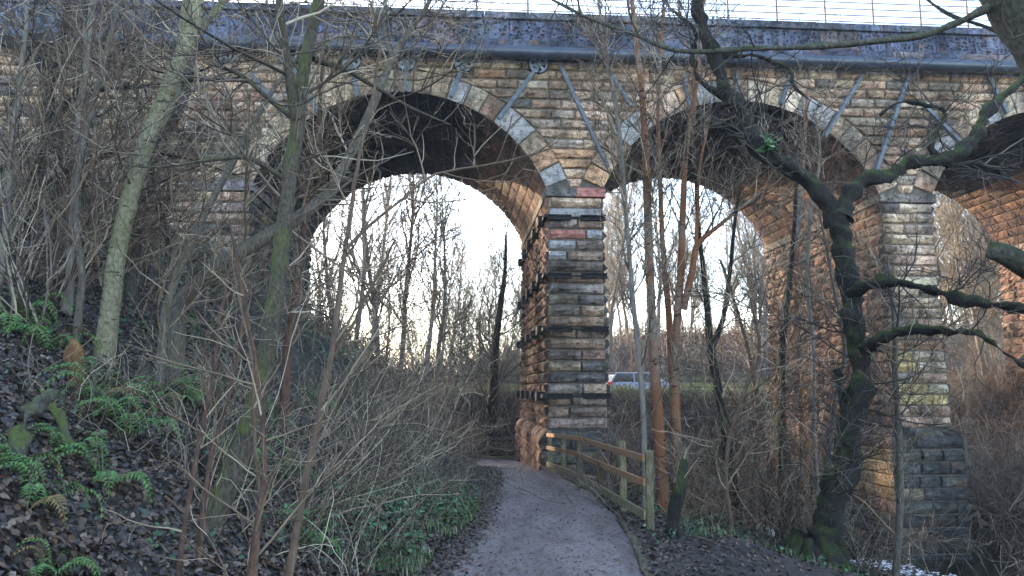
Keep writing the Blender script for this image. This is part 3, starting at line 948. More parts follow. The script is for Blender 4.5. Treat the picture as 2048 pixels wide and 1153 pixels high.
# far fence behind the pier
f2 = [W(932, 920, 28.6), W(975, 919, 28.6), W(1013, 918, 28.6), W(1047, 918, 28.6)]
FB2 = f2[1].copy()
fen2 = thing('far_path_fence', 'low grey two-rail fence where the path turns behind the pier', 'fence', tuple(FB2))
for p in f2: post(p, .85, .10, 'post', M_POST, fen2, FB2)
for hh in (.75, .38): plank(f2[0] + Z_ * hh - Y_ * .08, f2[-1] + Z_ * hh - Y_ * .08, .11, .04, 'rail', M_OLDWOOD, fen2, FB2)
plank(f2[0] + Z_ * .05 - Y_ * .08, f2[-1] + Z_ * .05 - Y_ * .08, .13, .04, 'kick_board', M_POST, fen2, FB2)
# roadside fence
FB3 = np.array([8., 42.2, 1.7])
fen3 = thing('roadside_fence', 'dark post-and-rail fence along the far side of the road behind the car', 'fence', tuple(FB3))
for k in range(22): post(np.array([-14 + 2.4 * k, 42.2, 1.7]), 1.25, .12, 'post', M_OLDWOOD, fen3, FB3)
for hh in (.45, .8, 1.12):
    for k in range(0, 21, 3): plank(np.array([-14 + 2.4 * k, 42.12, 1.7 + hh]), np.array([-14 + 2.4 * (k + 3) - .08, 42.12, 1.7 + hh]), .13, .04, 'rail', M_OLDWOOD, fen3, FB3)

# ------------------------------------------------------------------ car on the road
M_CAR = simple('silver_blue_paint', (.30, .34, .42), (.31, .35, .43), 2., .3, .6, .3, 0)
M_GLASS = simple('dark_glass', (.02, .025, .03), (.03, .035, .04), 2., .08, .6, 0, 0)
M_TYRE = simple('tyre', (.015, .015, .015), (.02, .02, .02), 9., .8)
M_RIM = simple('wheel_rim', (.35, .35, .36), (.4, .4, .4), 5., .35, .5, .6, 0)
M_TAIL = simple('tail_light_red', (.55, .015, .01), (.6, .02, .015), 5., .25, .5, 0, 0)
M_HEAD = simple('lamp_glass', (.7, .7, .72), (.75, .75, .75), 5., .2, .5, 0, 0)
M_PLATE = simple('number_plate', (.6, .5, .08), (.62, .52, .1), 5., .5, .3, 0, 0)
def build_car():
    cl = np.array([W(1280, 776, 40.2)[0], 40.2, 1.485])
    c = thing('car', 'silver-blue hatchback with red tail light passing on the road behind the viaduct', 'car', tuple(cl))
    c.rotation_euler = (0, 0, math.radians(13))
    # length along +x (front), rear at -x
    st = np.array([-2.0, -1.93, -1.5, -.6, .3, .9, 1.5, 1.95, 2.05])
    zt = np.array([.80, .93, .98, .97, .96, .95, .88, .72, .60]); zb = np.array([.42, .30, .26, .25, .25, .25, .26, .30, .40])
    hw = np.array([.70, .80, .86, .88, .88, .88, .86, .78, .66])
    V = []; n = 12
    for x, a, b, w in zip(st, zt, zb, hw):
        m = (a + b) / 2
        sec = [(-w * .80, a), (-w * .93, a - .05), (-w, m + .1), (-w, m - .1), (-w * .95, b + .06), (-w * .8, b), (w * .8, b), (w * .95, b + .06), (w, m - .1), (w, m + .1), (w * .93, a - .05), (w * .80, a)]
        V += [(x, q[0], q[1]) for q in sec]
    f = []
    for k in range(len(st) - 1):
        for q in range(n): f.append((k * n + q, (k + 1) * n + q, (k + 1) * n + (q + 1) % n, k * n + (q + 1) % n))
    ac = Acc(); ac.add(V, [np.array(f), np.array([list(range(n)), list(range((len(st) - 1) * n, len(st) * n))[::-1]])])
    obj('body', ac.mesh('body', smoothf=True), M_CAR, c)
    # greenhouse
    def green(inset, zlo, zhi, x0, x1, x2, x3, wlo, whi):
        return [(x0, -wlo, zlo), (x3, -wlo, zlo), (x3, wlo, zlo), (x0, wlo, zlo), (x1, -whi, zhi), (x2, -whi, zhi), (x2, whi, zhi), (x1, whi, zhi)]
    gf = np.array([[0, 1, 5, 4], [1, 2, 6, 5], [2, 3, 7, 6], [3, 0, 4, 7], [4, 5, 6, 7]])
    ac = Acc(); ac.add(green(0, .93, 1.40, -1.88, -1.52, .25, 1.15, .76, .60), gf); obj('window_glass', ac.mesh('window_glass'), M_GLASS, c)
    ac = Acc(); ac.add(box_pts((0, 0, 0), X_, Y_, Z_, (-1.58, -.62, 1.385), (.32, .62, 1.46)), BOXF); me = ac.mesh('roof'); bm_bevel(me, .035, 2); obj('roof', me, M_CAR, c)
    for sy_ in (-1, 1):
        for (xa, xb, za, zb2) in ((-1.90, -1.55, .93, 1.41), (-.62, -.60, .93, 1.41), (1.16, .26, .93, 1.41)):
            ac = Acc(); tubes(ac, np.array([[(xa, sy_ * .765, za), (xb, sy_ * .61, zb2)]]), np.array([[.04, .035]]), 6)
            obj('pillar', ac.mesh('pillar'), M_CAR, c)
        ac = Acc(); ac.add(box_pts((.75, sy_ * .93, 1.0), X_, Y_, Z_, (-.07, -.1, -.06), (.07, .1, .07)), BOXF); me = ac.mesh('wing_mirror'); bm_bevel(me, .02); obj('wing_mirror', me, M_CAR, c)
        ac = Acc(); ac.add(box_pts((-1.95, sy_ * .68, .80), X_, Y_, Z_, (-.06, -.12, -.12), (.12, .14, .17)), BOXF); me = ac.mesh('tail_light'); bm_bevel(me, .02); obj('tail_light', me, M_TAIL, c)
        ac = Acc(); ac.add(box_pts((1.95, sy_ * .6, .66), X_, Y_, Z_, (-.1, -.15, -.06), (.07, .12, .07)), BOXF); me = ac.mesh('headlight'); bm_bevel(me, .02); obj('headlight', me, M_HEAD, c)
        for wx in (-1.28, 1.28):
            p = np.array([[(wx, sy_ * .72, .31), (wx, sy_ * .725, .31), (wx, sy_ * .895, .31), (wx, sy_ * .9, .31)]])
            ac = Acc(); tubes(ac, p, np.array([[.2, .31, .31, .2]]), 20); w = obj('wheel', ac.mesh('wheel'), M_TYRE, c)
            p2 = np.array([[(wx, sy_ * .88, .31), (wx, sy_ * .905, .31), (wx, sy_ * .91, .31)]])
            ac = Acc(); tubes(ac, p2, np.array([[.2, .19, .001]]), 16); obj('rim', ac.mesh('rim'), M_RIM, w)
    ac = Acc(); ac.add(box_pts((-2.01, 0, .62), X_, Y_, Z_, (-.012, -.26, -.055), (.012, .26, .055)), BOXF); obj('number_plate', ac.mesh('number_plate'), M_PLATE, c)
build_car()

# ------------------------------------------------------------------ trees
def stem_px(pts, y0, n=6, jit=.0, rg=rng):
    """pts: (u, v, dy, width_px) -> P, R"""
    P = np.array([W(u, v, y0 + dy) for (u, v, dy, w) in pts]); R = np.array([w * (y0 + dy) / F / 2 for (u, v, dy, w) in pts])
    C = catmull(P, n); r = np.interp(np.linspace(0, len(pts) - 1, len(C)), np.arange(len(pts)), R)
    if jit: C = C + rg.normal(0, jit, C.shape) * np.linspace(.3, 1, len(C))[:, None]
    return C, r
def to_ground(P, R, flare=1.35):
    x, y = P[0, 0], P[0, 1]
    z = min(gz(x, y), P[0, 2]) - .12
    P = np.vstack([[x - .02, y, z], P]); R = np.concatenate([[R[0] * flare], R])
    return P, R
def lumpy(V, amt, sc, seed):
    n = vnoise(V[:, 0] * sc + V[:, 2] * sc * 1.7, V[:, 1] * sc + V[:, 2] * sc * .9, seed) + .5 * vnoise(V[:, 0] * sc * 2.7 + V[:, 2] * sc * 2.2, V[:, 1] * sc * 3, seed + 1)
    return n * amt
def stem_mesh(acc, P, R, S, lump=0., seed=0):
    e = P[-1] - P[-2]; e = e / (np.linalg.norm(e) + 1e-9)
    P = np.vstack([P, P[-1] + e * R[-1] * .25, P[-1] + e * R[-1] * .3]); R2 = np.concatenate([R, [R[-1] * .7, .001]])
    V, q = tube_arrays(P[None], R2[None], S)
    if lump:
        C = np.repeat(P, S, axis=0); d = V - C; ln = np.linalg.norm(d, axis=1, keepdims=True) + 1e-9
        V = V + d / ln * lumpy(V, lump, 6., seed)[:, None] * np.minimum(1, ln / .05)
    acc.add(V, q)
def resK(stems, K):
    q = [resample(P, R, K) for (P, R) in stems]
    return np.stack([a for a, b in q]), np.stack([b for a, b in q])

def hero(name, label, base, stems, mat, twigmat, levels, sides=10, lump=.0, limb_name='limb', group=None, seed=1, cat='tree', extra=None):
    """stems[0] is the trunk; the others limbs. levels: list of dict for grow"""
    rg = np.random.default_rng(seed)
    B = np.asarray(base, float)
    t = thing(name, label, cat, tuple(B), group)
    if lump > .05:
        stems = [(P, R * (1 + .42 * vnoise(np.linspace(0, 1, len(R)) * len(R) * .38, np.full(len(R), 7.3 * k), seed))) for k, (P, R) in enumerate(stems)]
    for k, (P, R) in enumerate(stems):
        ac = Acc(); stem_mesh(ac, P, R, sides if k == 0 else max(5, sides - 3), lump, seed + k)
        obj('trunk' if k == 0 else limb_name, ac.mesh('trunk' if k == 0 else limb_name, B, True), mat, t)
    cur = resK(stems, 24)
    ac_b = Acc(); ac_t = Acc()
    for li, lv in enumerate(levels):
        lv = dict(lv); src = lv.pop('src', None)
        if src == 'stems': cur = resK(stems, 24)
        S = lv.pop('S', 4 if li == 0 else 3)
        P, R = grow(rg, cur[0], cur[1], **lv)
        tubes(ac_b if li == 0 else ac_t, P, R, S)
        cur = (P, R)
    if ac_b.n: obj('branches', ac_b.mesh('branches', B, True), mat if levels and levels[0].get('rs', .01) > .012 else twigmat, t, kind='stuff')
    if ac_t.n: obj('twigs', ac_t.mesh('twigs', B, True), twigmat, t, kind='stuff')
    return t

def lv(n, L, **k): return dict(n=n, L=L, **k)

# --- pale smooth leaning trunk on the left
b = G(208, 722); y0 = b[1]
st = [to_ground(*stem_px([(208, 715, 0, 42), (222, 610, .1, 37), (236, 500, .2, 35), (262, 390, .3, 34), (298, 270, .4, 32), (335, 180, .45, 31), (372, 95, .5, 30), (392, 20, .6, 29), (402, -70, .7, 27)], y0)),
      stem_px([(360, 120, .5, 20), (405, 55, .8, 17), (445, 5, 1.1, 15), (490, -60, 1.3, 13)], y0),
      stem_px([(300, 262, .45, 30), (325, 235, .8, 26), (352, 170, 1.0, 22), (362, 90, 1.2, 18), (372, 0, 1.3, 14)], y0)]
hero('sycamore_tree', 'pale smooth-barked leaning tree with dark branch scars on the left bank', b, st, M_BARK_PALE, M_TWIG,
     [lv(34, 1.7, f0=.35, rs=.008, rmin=.005, K=7, ang=(40, 80), up=.03), lv(200, .9, K=6, wig=.16), lv(350, .4, K=5, wig=.16)], 14, .008, seed=11)
# second mossy trunk just behind it
b = G(300, 640); y0 = b[1]
st = [to_ground(*stem_px([(255, 620, 0, 26), (270, 480, .1, 26), (300, 360, .2, 28), (330, 270, .3, 28), (362, 200, .3, 26), (380, 110, .4, 24), (380, 0, .5, 20), (378, -80, .6, 16)], y0))]
hero('mossy_tree', 'dark mossy trunk leaning close behind the pale trunk', b, st, M_BARK_MOSS, M_TWIG_GREY,
     [lv(20, 1.6, f0=.3, rmin=.005, K=7, ang=(40, 80)), lv(200, .9, K=6), lv(450, .4, K=5)], 10, .008, seed=12)

# --- dark forked mossy tree left of the arch
b = G(425, 1040); y0 = b[1]
st = [to_ground(*stem_px([(425, 1035, 0, 50), (462, 955, .05, 45), (500, 850, .15, 42), (530, 720, .3, 39), (552, 590, .4, 35), (566, 470, .5, 32), (580, 350, .6, 30), (596, 245, .7, 30), (604, 160, .7, 27), (622, 70, .8, 25), (640, -10, .9, 24), (652, -80, .9, 21)], y0)),
      stem_px([(594, 250, .7, 26), (583, 190, .6, 20), (573, 110, .5, 18), (561, 30, .5, 17), (556, -60, .5, 15)], y0),
      stem_px([(626, 118, .8, 12), (690, 140, 1.1, 11), (760, 180, 1.5, 9), (820, 215, 1.8, 6), (900, 250, 2.1, 3)], y0),
      stem_px([(596, 245, .7, 12), (545, 205, .6, 10), (480, 150, .5, 8), (415, 128, .4, 5)], y0), stem_px([(578, 365, .6, 11), (500, 318, .5, 9), (410, 322, .3, 7), (320, 335, .1, 5), (240, 330, 0, 3)], y0)]
hero('forked_tree', 'dark forked tree with green moss patches rising in front of the left arch', b, st, bark('dark_mossy_bark', (.016, .013, .010), (.125, .10, .075), .40, (.10, .13, .025), (13, 13, 4), bump=1.), M_TWIG_GREY,
     [lv(40, 1.5, f0=.3, rs=.009, rmin=.005, K=7, ang=(45, 85), wig=.14), lv(260, .85, K=6, wig=.16), lv(450, .38, K=5, wig=.16)], 12, .01, seed=13)

# --- grey leaning stem
b = W(372, 590, 9.0)
st = [to_ground(*stem_px([(360, 600, 0, 30), (440, 530, 0, 32), (530, 475, 0, 30), (612, 425, .1, 27), (665, 370, .2, 24), (705, 300, .3, 22), (742, 220, .4, 19), (775, 140, .4, 16), (800, 90, .5, 13), (850, 20, .6, 10), (880, -50, .6, 8)], 9.0)),
      stem_px([(783, 115, .45, 10), (768, 60, .4, 9), (770, 0, .4, 8), (760, -60, .3, 6)], 9.0)]
hero('leaning_tree', 'grey trunk leaning far over from the bank across the left arch', b, st, M_BARK_GREY, M_TWIG,
     [lv(34, 2.2, f0=.25, rs=.006, rmin=.006, K=8, ang=(40, 85), wig=.13, up=.02), lv(420, 1.1, K=6, wig=.16, rmin=.006), lv(800, .5, K=5, wig=.16, rmin=.005)], 10, .01, seed=14)

# --- saplings in the near left foreground
def sapling(label, pts, y0, mat, twig, seed, n=(16, 120, 200), L=1.2, name='sapling', ang=(30, 65), up=.06, extra=None, rmin=.0035, group=None):
    st = [to_ground(*stem_px(pts, y0, jit=.004))]
    if extra:
        for e in extra: st.append(stem_px(e, y0, jit=.004))
    lvls = [lv(n[0], L, f0=.15, rs=.006, rmin=rmin + .001, K=7, ang=ang, up=up, wig=.12), lv(n[1], L * .55, K=6, up=up, wig=.15, rmin=rmin)]
    if len(n) > 2 and n[2]: lvls.append(lv(n[2], L * .28, K=5, wig=.15, rmin=rmin))
    return hero(name, label, st[0][0][0], st, mat, twig, lvls, 8, .002, seed=seed, group=group)
sapling('slim brown sapling crossing the left arch from the bottom edge of the picture', [(578, 1150, 0, 18), (612, 960, .1, 15), (640, 820, .2, 14), (664, 700, .3, 12), (682, 560, .4, 11), (700, 430, .5, 9), (718, 320, .5, 8), (745, 200, .6, 6), (760, 100, .6, 5)], 4.4, M_BARK_BROWN, M_TWIG, 21, (18, 110, 150), .9, rmin=.0026,
        extra=[[(690, 500, .4, 8), (740, 450, .5, 7), (810, 395, .7, 6), (870, 350, .9, 5), (1000, 325, 1.2, 4), (1100, 300, 1.3, 3)], [(662, 720, .3, 9), (700, 660, .4, 7), (735, 590, .5, 6), (790, 480, .6, 4)]])
sapling('thin reddish-brown sapling at the bottom edge left of the slim brown one', [(500, 1152, 0, 15), (512, 1060, 0, 13), (530, 940, .1, 11), (520, 800, .2, 8), (505, 690, .3, 7), (480, 560, .4, 5), (460, 440, .4, 4)], 3.9, M_BARK_RED, M_TWIG, 22, (9, 40, 40), .7, rmin=.0024)
sapling('thin reddish sapling leaning right beside the dark forked trunk', [(362, 1095, 0, 11), (385, 960, .1, 10), (408, 840, .2, 9), (428, 740, .3, 8), (445, 620, .4, 6), (470, 480, .5, 5)], 4.7, M_BARK_RED, M_TWIG, 23, (9, 40, 40), .7, rmin=.0024)
sapling('reddish stem rising between ferns just left of the dark forked trunk', [(408, 1000, 0, 10), (425, 900, .1, 9), (455, 800, .2, 8), (478, 700, .3, 6), (500, 560, .4, 5)], 5.2, M_BARK_RED, M_TWIG, 24, (9, 40, 40), .7, rmin=.0024)
sapling('thin dark stem beside the dark forked trunk reaching above the fern clump', [(520, 1000, 0, 8), (508, 860, 0, 7), (506, 740, .1, 6), (490, 640, .2, 5), (470, 520, .2, 4)], 4.3, M_BARK_BROWN, M_TWIG, 25, (9, 40, 40), .7, rmin=.0024)
sapling('slender orange-brown stem standing before the bright left arch opening', [(575, 700, 0, 18), (590, 600, 0, 16), (605, 480, .1, 13), (625, 330, .2, 11), (640, 200, .2, 8), (650, 60, .2, 5)], 9.5, M_BARK_RED, M_TWIG, 26, (16, 120, 160), 1.2)
sapling('pale crossing stem in front of the abutment pilaster', [(330, 620, 0, 16), (375, 500, .1, 16), (430, 390, .2, 15), (485, 290, .3, 12), (540, 190, .4, 10), (600, 110, .4, 7)], 8.4, M_BARK_GREY, M_TWIG, 27, (22, 180, 240), 1.3)

# --- dark crooked tree far left, and the thicket stems
b = G(45, 470); y0 = max(b[1], 8)
st = [to_ground(*stem_px([(48, 480, 0, 26), (60, 390, 0, 28), (88, 300, .1, 28), (98, 215, .1, 24), (80, 130, .2, 22), (42, 100, .2, 18), (0, 85, .3, 15), (-60, 80, .3, 12)], y0)),
      stem_px([(96, 190, .1, 18), (118, 120, .2, 15), (128, 50, .3, 12), (140, -40, .4, 9)], y0), stem_px([(100, 250, .1, 14), (150, 190, .3, 12), (205, 80, .5, 10), (250, 20, .6, 7)], y0),
      stem_px([(98, 215, .1, 12), (190, 182, -.4, 10), (300, 172, -.9, 8), (420, 160, -1.3, 6), (520, 168, -1.6, 4)], y0), stem_px([(62, 390, 0, 13), (150, 335, -.4, 10), (260, 300, -.8, 9), (370, 318, -1.2, 7), (470, 350, -1.5, 4)], y0),
      stem_px([(88, 300, 0, 13), (40, 330, -.3, 10), (-40, 350, -.5, 8)], y0), stem_px([(90, 140, .2, 12), (160, 118, -.3, 9), (260, 130, -.8, 7), (360, 150, -1.2, 5), (440, 128, -1.5, 4)], y0)]
hero('crooked_tree', 'dark crooked tree with a bent limb at the far left edge', b, st, M_BARK_DARK, M_TWIG_DARK,
     [lv(46, 1.8, f0=.2, rs=.008, rmin=.005, K=7, ang=(40, 85), wig=.16), lv(420, .9, K=6, wig=.18), lv(900, .4, K=5)], 10, .012, seed=15)
LEFTS = [
    ('tall pale-brown trunk rising through the thicket right of the crooked tree', [(140, 560, 0, 18), (148, 400, 0, 17), (158, 260, .1, 16), (172, 130, .1, 15), (186, 0, .2, 13), (195, -70, .2, 11)], 9.5, M_BARK_FAR, 31),
    ('grey twin-stem trunk rising just left of the pale leaning trunk', [(165, 560, 0, 15), (152, 420, 0, 14), (168, 280, .1, 13), (205, 140, .2, 11), (235, 20, .2, 9), (260, -60, .2, 8)], 8.8, M_BARK_GREY, 32),
    ('thin grey trunk at the far left edge', [(15, 420, 0, 12), (25, 300, 0, 11), (38, 180, .1, 10), (52, 60, .1, 9), (60, -50, .2, 7)], 9.0, M_BARK_FAR, 33),
    ('thin brown trunk at the left behind the crooked tree', [(110, 420, 0, 12), (118, 300, 0, 11), (125, 170, .1, 10), (150, 60, .1, 9), (160, -50, .2, 7)], 10.5, M_BARK_BROWN, 34),
    ('slim dark trunk standing between the pale trunk and the wall', [(345, 500, 0, 12), (300, 380, 0, 11), (285, 250, .1, 10), (265, 120, .1, 8), (250, -10, .2, 6)], 10.8, M_BARK_GREY, 35)]
for (la, pts, y, mt, sd) in LEFTS:
    sapling(la, pts, y, mt, M_TWIG_GREY if sd % 2 else M_TWIG, sd, (26, 180, 200), 1.6, rmin=.005, group='thin trunks of the left thicket')

# --- shrubs: arching thin stems
def shrub(label, base, n, L, lean, spread, twigs, seed, mat=M_TWIG, up=.02, wig=.07, name='bare_shrub', group=None, r=.009, rmin=.0035, K=10, tw_up=.03):
    rg = np.random.default_rng(seed); B = np.asarray(base, float)
    t = thing(name, label, 'shrub', tuple(B), group)
    d = np.asarray(lean)[None] + rg.normal(0, spread, (n, 3)); d /= np.linalg.norm(d, axis=1, keepdims=True)
    P = np.zeros((n, K, 3)); P[:, 0] = B + rg.normal(0, .10, (n, 3)) * np.array([1.6, 1.6, 0]) - Z_ * .1
    Li = L * rg.uniform(.5, 1.15, n); seg = (Li / (K - 1))[:, None]
    for k in range(1, K):
        d = d + rg.normal(0, wig, (n, 3)); d[:, 2] += up * (1 - 2.2 * k / K)
        d /= np.linalg.norm(d, axis=1, keepdims=True)
        P[:, k] = P[:, k - 1] + d * seg
    R = r * rg.uniform(.6, 1.2, n)[:, None] * np.linspace(1, .35, K)[None]
    R = np.maximum(R, rmin * .8)
    ac = Acc(); tubes(ac, P, R, 5); obj('stems', ac.mesh('stems', B, True), mat, t)
    ac = Acc(); P2, R2 = grow(rg, P, R, twigs[0], .15, 1., L * .32, (20, 55), 6, .13, tw_up, .006, rmin); tubes(ac, P2, R2, 3)
    if len(twigs) > 1:
        P3, R3 = grow(rg, P2, R2, twigs[1], .15, 1., L * .15, (25, 60), 5, .15, tw_up, .006, rmin * .85); tubes(ac, P3, R3, 3)
    obj('twigs', ac.mesh('twigs', B, True), mat, t, kind='stuff')
    return t
SH_L = [  # u, v, n stems, length, lean, twigs
    (560, 1060, 16, 2.4, (.75, .35, .75)), (640, 1030, 18, 2.3, (.8, .3, .7)), (700, 990, 16, 2.2, (.75, .3, .75)), (760, 960, 14, 2.2, (.6, .3, .85)),
    (820, 930, 14, 2.3, (.5, .3, .9)), (470, 1060, 12, 2.3, (.5, .3, .9)), (620, 900, 16, 2.8, (.6, .2, .8)), (700, 850, 16, 2.8, (.5, .2, .9)), (780, 840, 14, 2.8, (.4, .3, .9)), (850, 860, 12, 2.6, (.3, .3, .95))]
SHL_LAB = ['fanning bare shrub at the bottom edge beside the slim brown sapling', 'fanning bare shrub second from the bottom edge along the path', 'fanning bare shrub above the ivy patch beside the path',
           'fanning bare shrub behind the ivy patch beside the path', 'fanning bare shrub nearest the bend of the path', 'few-stemmed bare shrub between the reddish stems and the slim brown sapling',
           'bare shrub with long stems just right of the dark forked trunk', 'bare long-stemmed shrub halfway up the bank below the bright arch opening', 'bare upright shrub below the middle of the left arch opening', 'bare shrub on the bank edge just before the middle pier']
for k, (u, v, n, L, le) in enumerate(SH_L):
    shrub(SHL_LAB[k], G(u, v), max(6, int(n * .5)), L, le, .30, (55, 110), 100 + k, M_TWIG_GREY if k % 3 else M_TWIG, r=.007, wig=.10, group='fanning shrubs between the left bank and the path')
SH_B = [(30, 640), (70, 560), (110, 600), (20, 520), (190, 560), (250, 560), (150, 480), (310, 600), (370, 560), (430, 640), (290, 500), (480, 600), (400, 480), (230, 450), (540, 720), (600, 700)]
for k, (u, v) in enumerate(SH_B):
    b = G(u, v, 5)
    hs = 1. if u < 200 else .62
    shrub('tangled bare shrub in the thicket on the upper left bank', b, 12, (3.2 + (k % 4) * .3) * hs, (.15 + .35 * ((k * 7) % 5 - 2) / 4, -.05, 1.), .33, (110, 160), 130 + k, (M_TWIG_GREY, M_TWIG, M_BRAMBLE)[k % 3], wig=.12, group='tangled shrubs of the left thicket', rmin=.005, r=.013)

# --- birch clump right of the path
b = W(1342, 990, 12.8); b[2] = gz(b[0], b[1]); y0 = 12.8; print('birch base', b)
st = [to_ground(*stem_px([(1326, 978, 0, 25), (1318, 860, 0, 22), (1308, 720, .1, 20), (1302, 600, .1, 18), (1297, 470, .2, 17), (1292, 330, .2, 16), (1285, 200, .3, 13), (1272, 80, .3, 11), (1262, -20, .4, 9), (1255, -100, .4, 7)], y0), 1.15),
      to_ground(*stem_px([(1358, 975, .1, 26), (1352, 860, .1, 22), (1350, 740, .2, 18), (1354, 640, .2, 16), (1362, 540, .3, 15), (1366, 420, .3, 13), (1372, 300, .4, 11), (1392, 170, .4, 9), (1402, 60, .5, 7), (1412, -60, .5, 6)], y0), 1.15),
      to_ground(*stem_px([(1345, 985, .25, 20), (1350, 900, .3, 17), (1346, 780, .4, 15), (1338, 640, .5, 13), (1326, 500, .5, 11), (1320, 360, .6, 10), (1316, 220, .6, 8), (1322, 90, .7, 7), (1330, -40, .7, 5)], y0), 1.1),
      stem_px([(1366, 620, .2, 15), (1385, 540, .1, 13), (1395, 490, .1, 12), (1440, 450, -.1, 8), (1490, 410, -.2, 7), (1540, 375, -.3, 5)], y0),
      stem_px([(1392, 500, .1, 9), (1395, 420, .2, 7), (1400, 330, .3, 6), (1420, 230, .3, 5)], y0)]
hero('birch_clump', 'clump of slim orange-stained birch stems standing behind the fence', b, st, M_BARK_BIRCH, M_TWIG,
     [lv(90, 1.5, f0=.30, rs=.007, rmin=.006, K=8, ang=(20, 50), up=.10, wig=.12), lv(650, .8, K=6, up=.10, wig=.16, rmin=.0065), lv(900, .4, K=5, up=.06, rmin=.0055)], 12, .006, seed=41, limb_name='stem')
# mossy stump-like stem at the clump's foot
sapling('short dark curved stem at the foot of the birch clump', [(1345, 1045, 0, 26), (1352, 1010, 0, 28), (1362, 970, 0, 24), (1368, 920, .1, 14)], 9.6, M_BARK_DARK, M_TWIG, 42, (16, 60), .6)
# pale twiggy crown hanging in front of the pipe
sapling('upright pale twiggy tree in front of the pier top left of the birch clump', [(1290, 980, 0, 12), (1285, 800, 0, 11), (1268, 620, .1, 10), (1252, 430, .2, 9), (1240, 280, .3, 9), (1225, 180, .3, 8), (1205, 80, .3, 6), (1195, -20, .4, 5)], 12.6, M_BARK_FAR, M_TWIG, 43, (50, 480, 500), 1.4, ang=(20, 50), up=.12, rmin=.006)

# --- small trees between birch clump and dark tree
MIDS = [
    ('dark Y-forked sapling in front of the middle arch', [(1470, 1010, 0, 22), (1458, 920, 0, 20), (1440, 800, .1, 18), (1422, 700, .1, 16), (1412, 600, .2, 11), (1400, 480, .2, 8), (1390, 350, .2, 5)], 13.0, M_BARK_DARK, M_TWIG_GREY, 51, [[(1422, 700, .1, 13), (1445, 640, .1, 11), (1458, 560, .2, 9), (1470, 440, .2, 7), (1490, 330, .3, 5)]]),
    ('dark straight sapling left of the orange birch stem before the second pier', [(1562, 1010, 0, 22), (1563, 900, 0, 21), (1562, 790, .1, 19), (1566, 680, .1, 15), (1580, 560, .2, 11), (1590, 430, .2, 8), (1596, 300, .2, 6)], 14.0, M_BARK_DARK, M_TWIG_GREY, 52, None),
    ('slim orange birch stem in front of the second pier', [(1612, 985, 0, 18), (1608, 880, 0, 18), (1604, 760, .1, 16), (1598, 640, .1, 14), (1592, 520, .2, 13), (1602, 380, .2, 11), (1608, 280, .2, 9), (1615, 180, .2, 6)], 15.0, M_BARK_BIRCH, M_TWIG, 53, None),
    ('thin crooked sapling on the right bank before the stream gap', [(1462, 1040, 0, 10), (1452, 960, 0, 9), (1460, 870, .1, 9), (1490, 780, .1, 8), (1520, 700, .2, 6), (1500, 600, .2, 5)], 12.0, M_BARK_BROWN, M_TWIG, 54, None),
    ('thin dark sapling leaning left between the Y-fork and the second pier', [(1500, 1000, 0, 10), (1512, 900, 0, 10), (1510, 780, .1, 8), (1480, 640, .2, 7), (1440, 520, .3, 5)], 14.5, M_BARK_BROWN, M_TWIG, 55, None),
    ('pale slim sapling standing alone right of the dark tree', [(1792, 1152, 0, 15), (1800, 1000, 0, 14), (1798, 880, .1, 13), (1791, 760, .1, 12), (1788, 640, .2, 9), (1775, 520, .2, 6)], 11.5, M_BARK_GREY, M_TWIG, 56, None),
    ('slim grey sapling close to the left of the dark tree', [(1650, 1000, 0, 13), (1658, 880, 0, 12), (1672, 790, .1, 11), (1690, 700, .2, 9), (1665, 560, .2, 7), (1640, 430, .2, 5)], 13.0, M_BARK_GREY, M_TWIG_GREY, 57, None),
    ('white thin stem in front of the second pier flank', [(1628, 860, 0, 9), (1626, 700, 0, 9), (1615, 560, .1, 8), (1622, 420, .1, 8), (1640, 320, .2, 6), (1630, 220, .2, 4)], 13.6, M_BARK_FAR, M_TWIG, 58, None)]
for (la, pts, y, mt, tw, sd, ex) in MIDS:
    sapling(la, pts, y, mt, tw, sd, (26, 200, 240), 1.5, extra=ex, rmin=.0065, ang=(30, 75), up=.04)

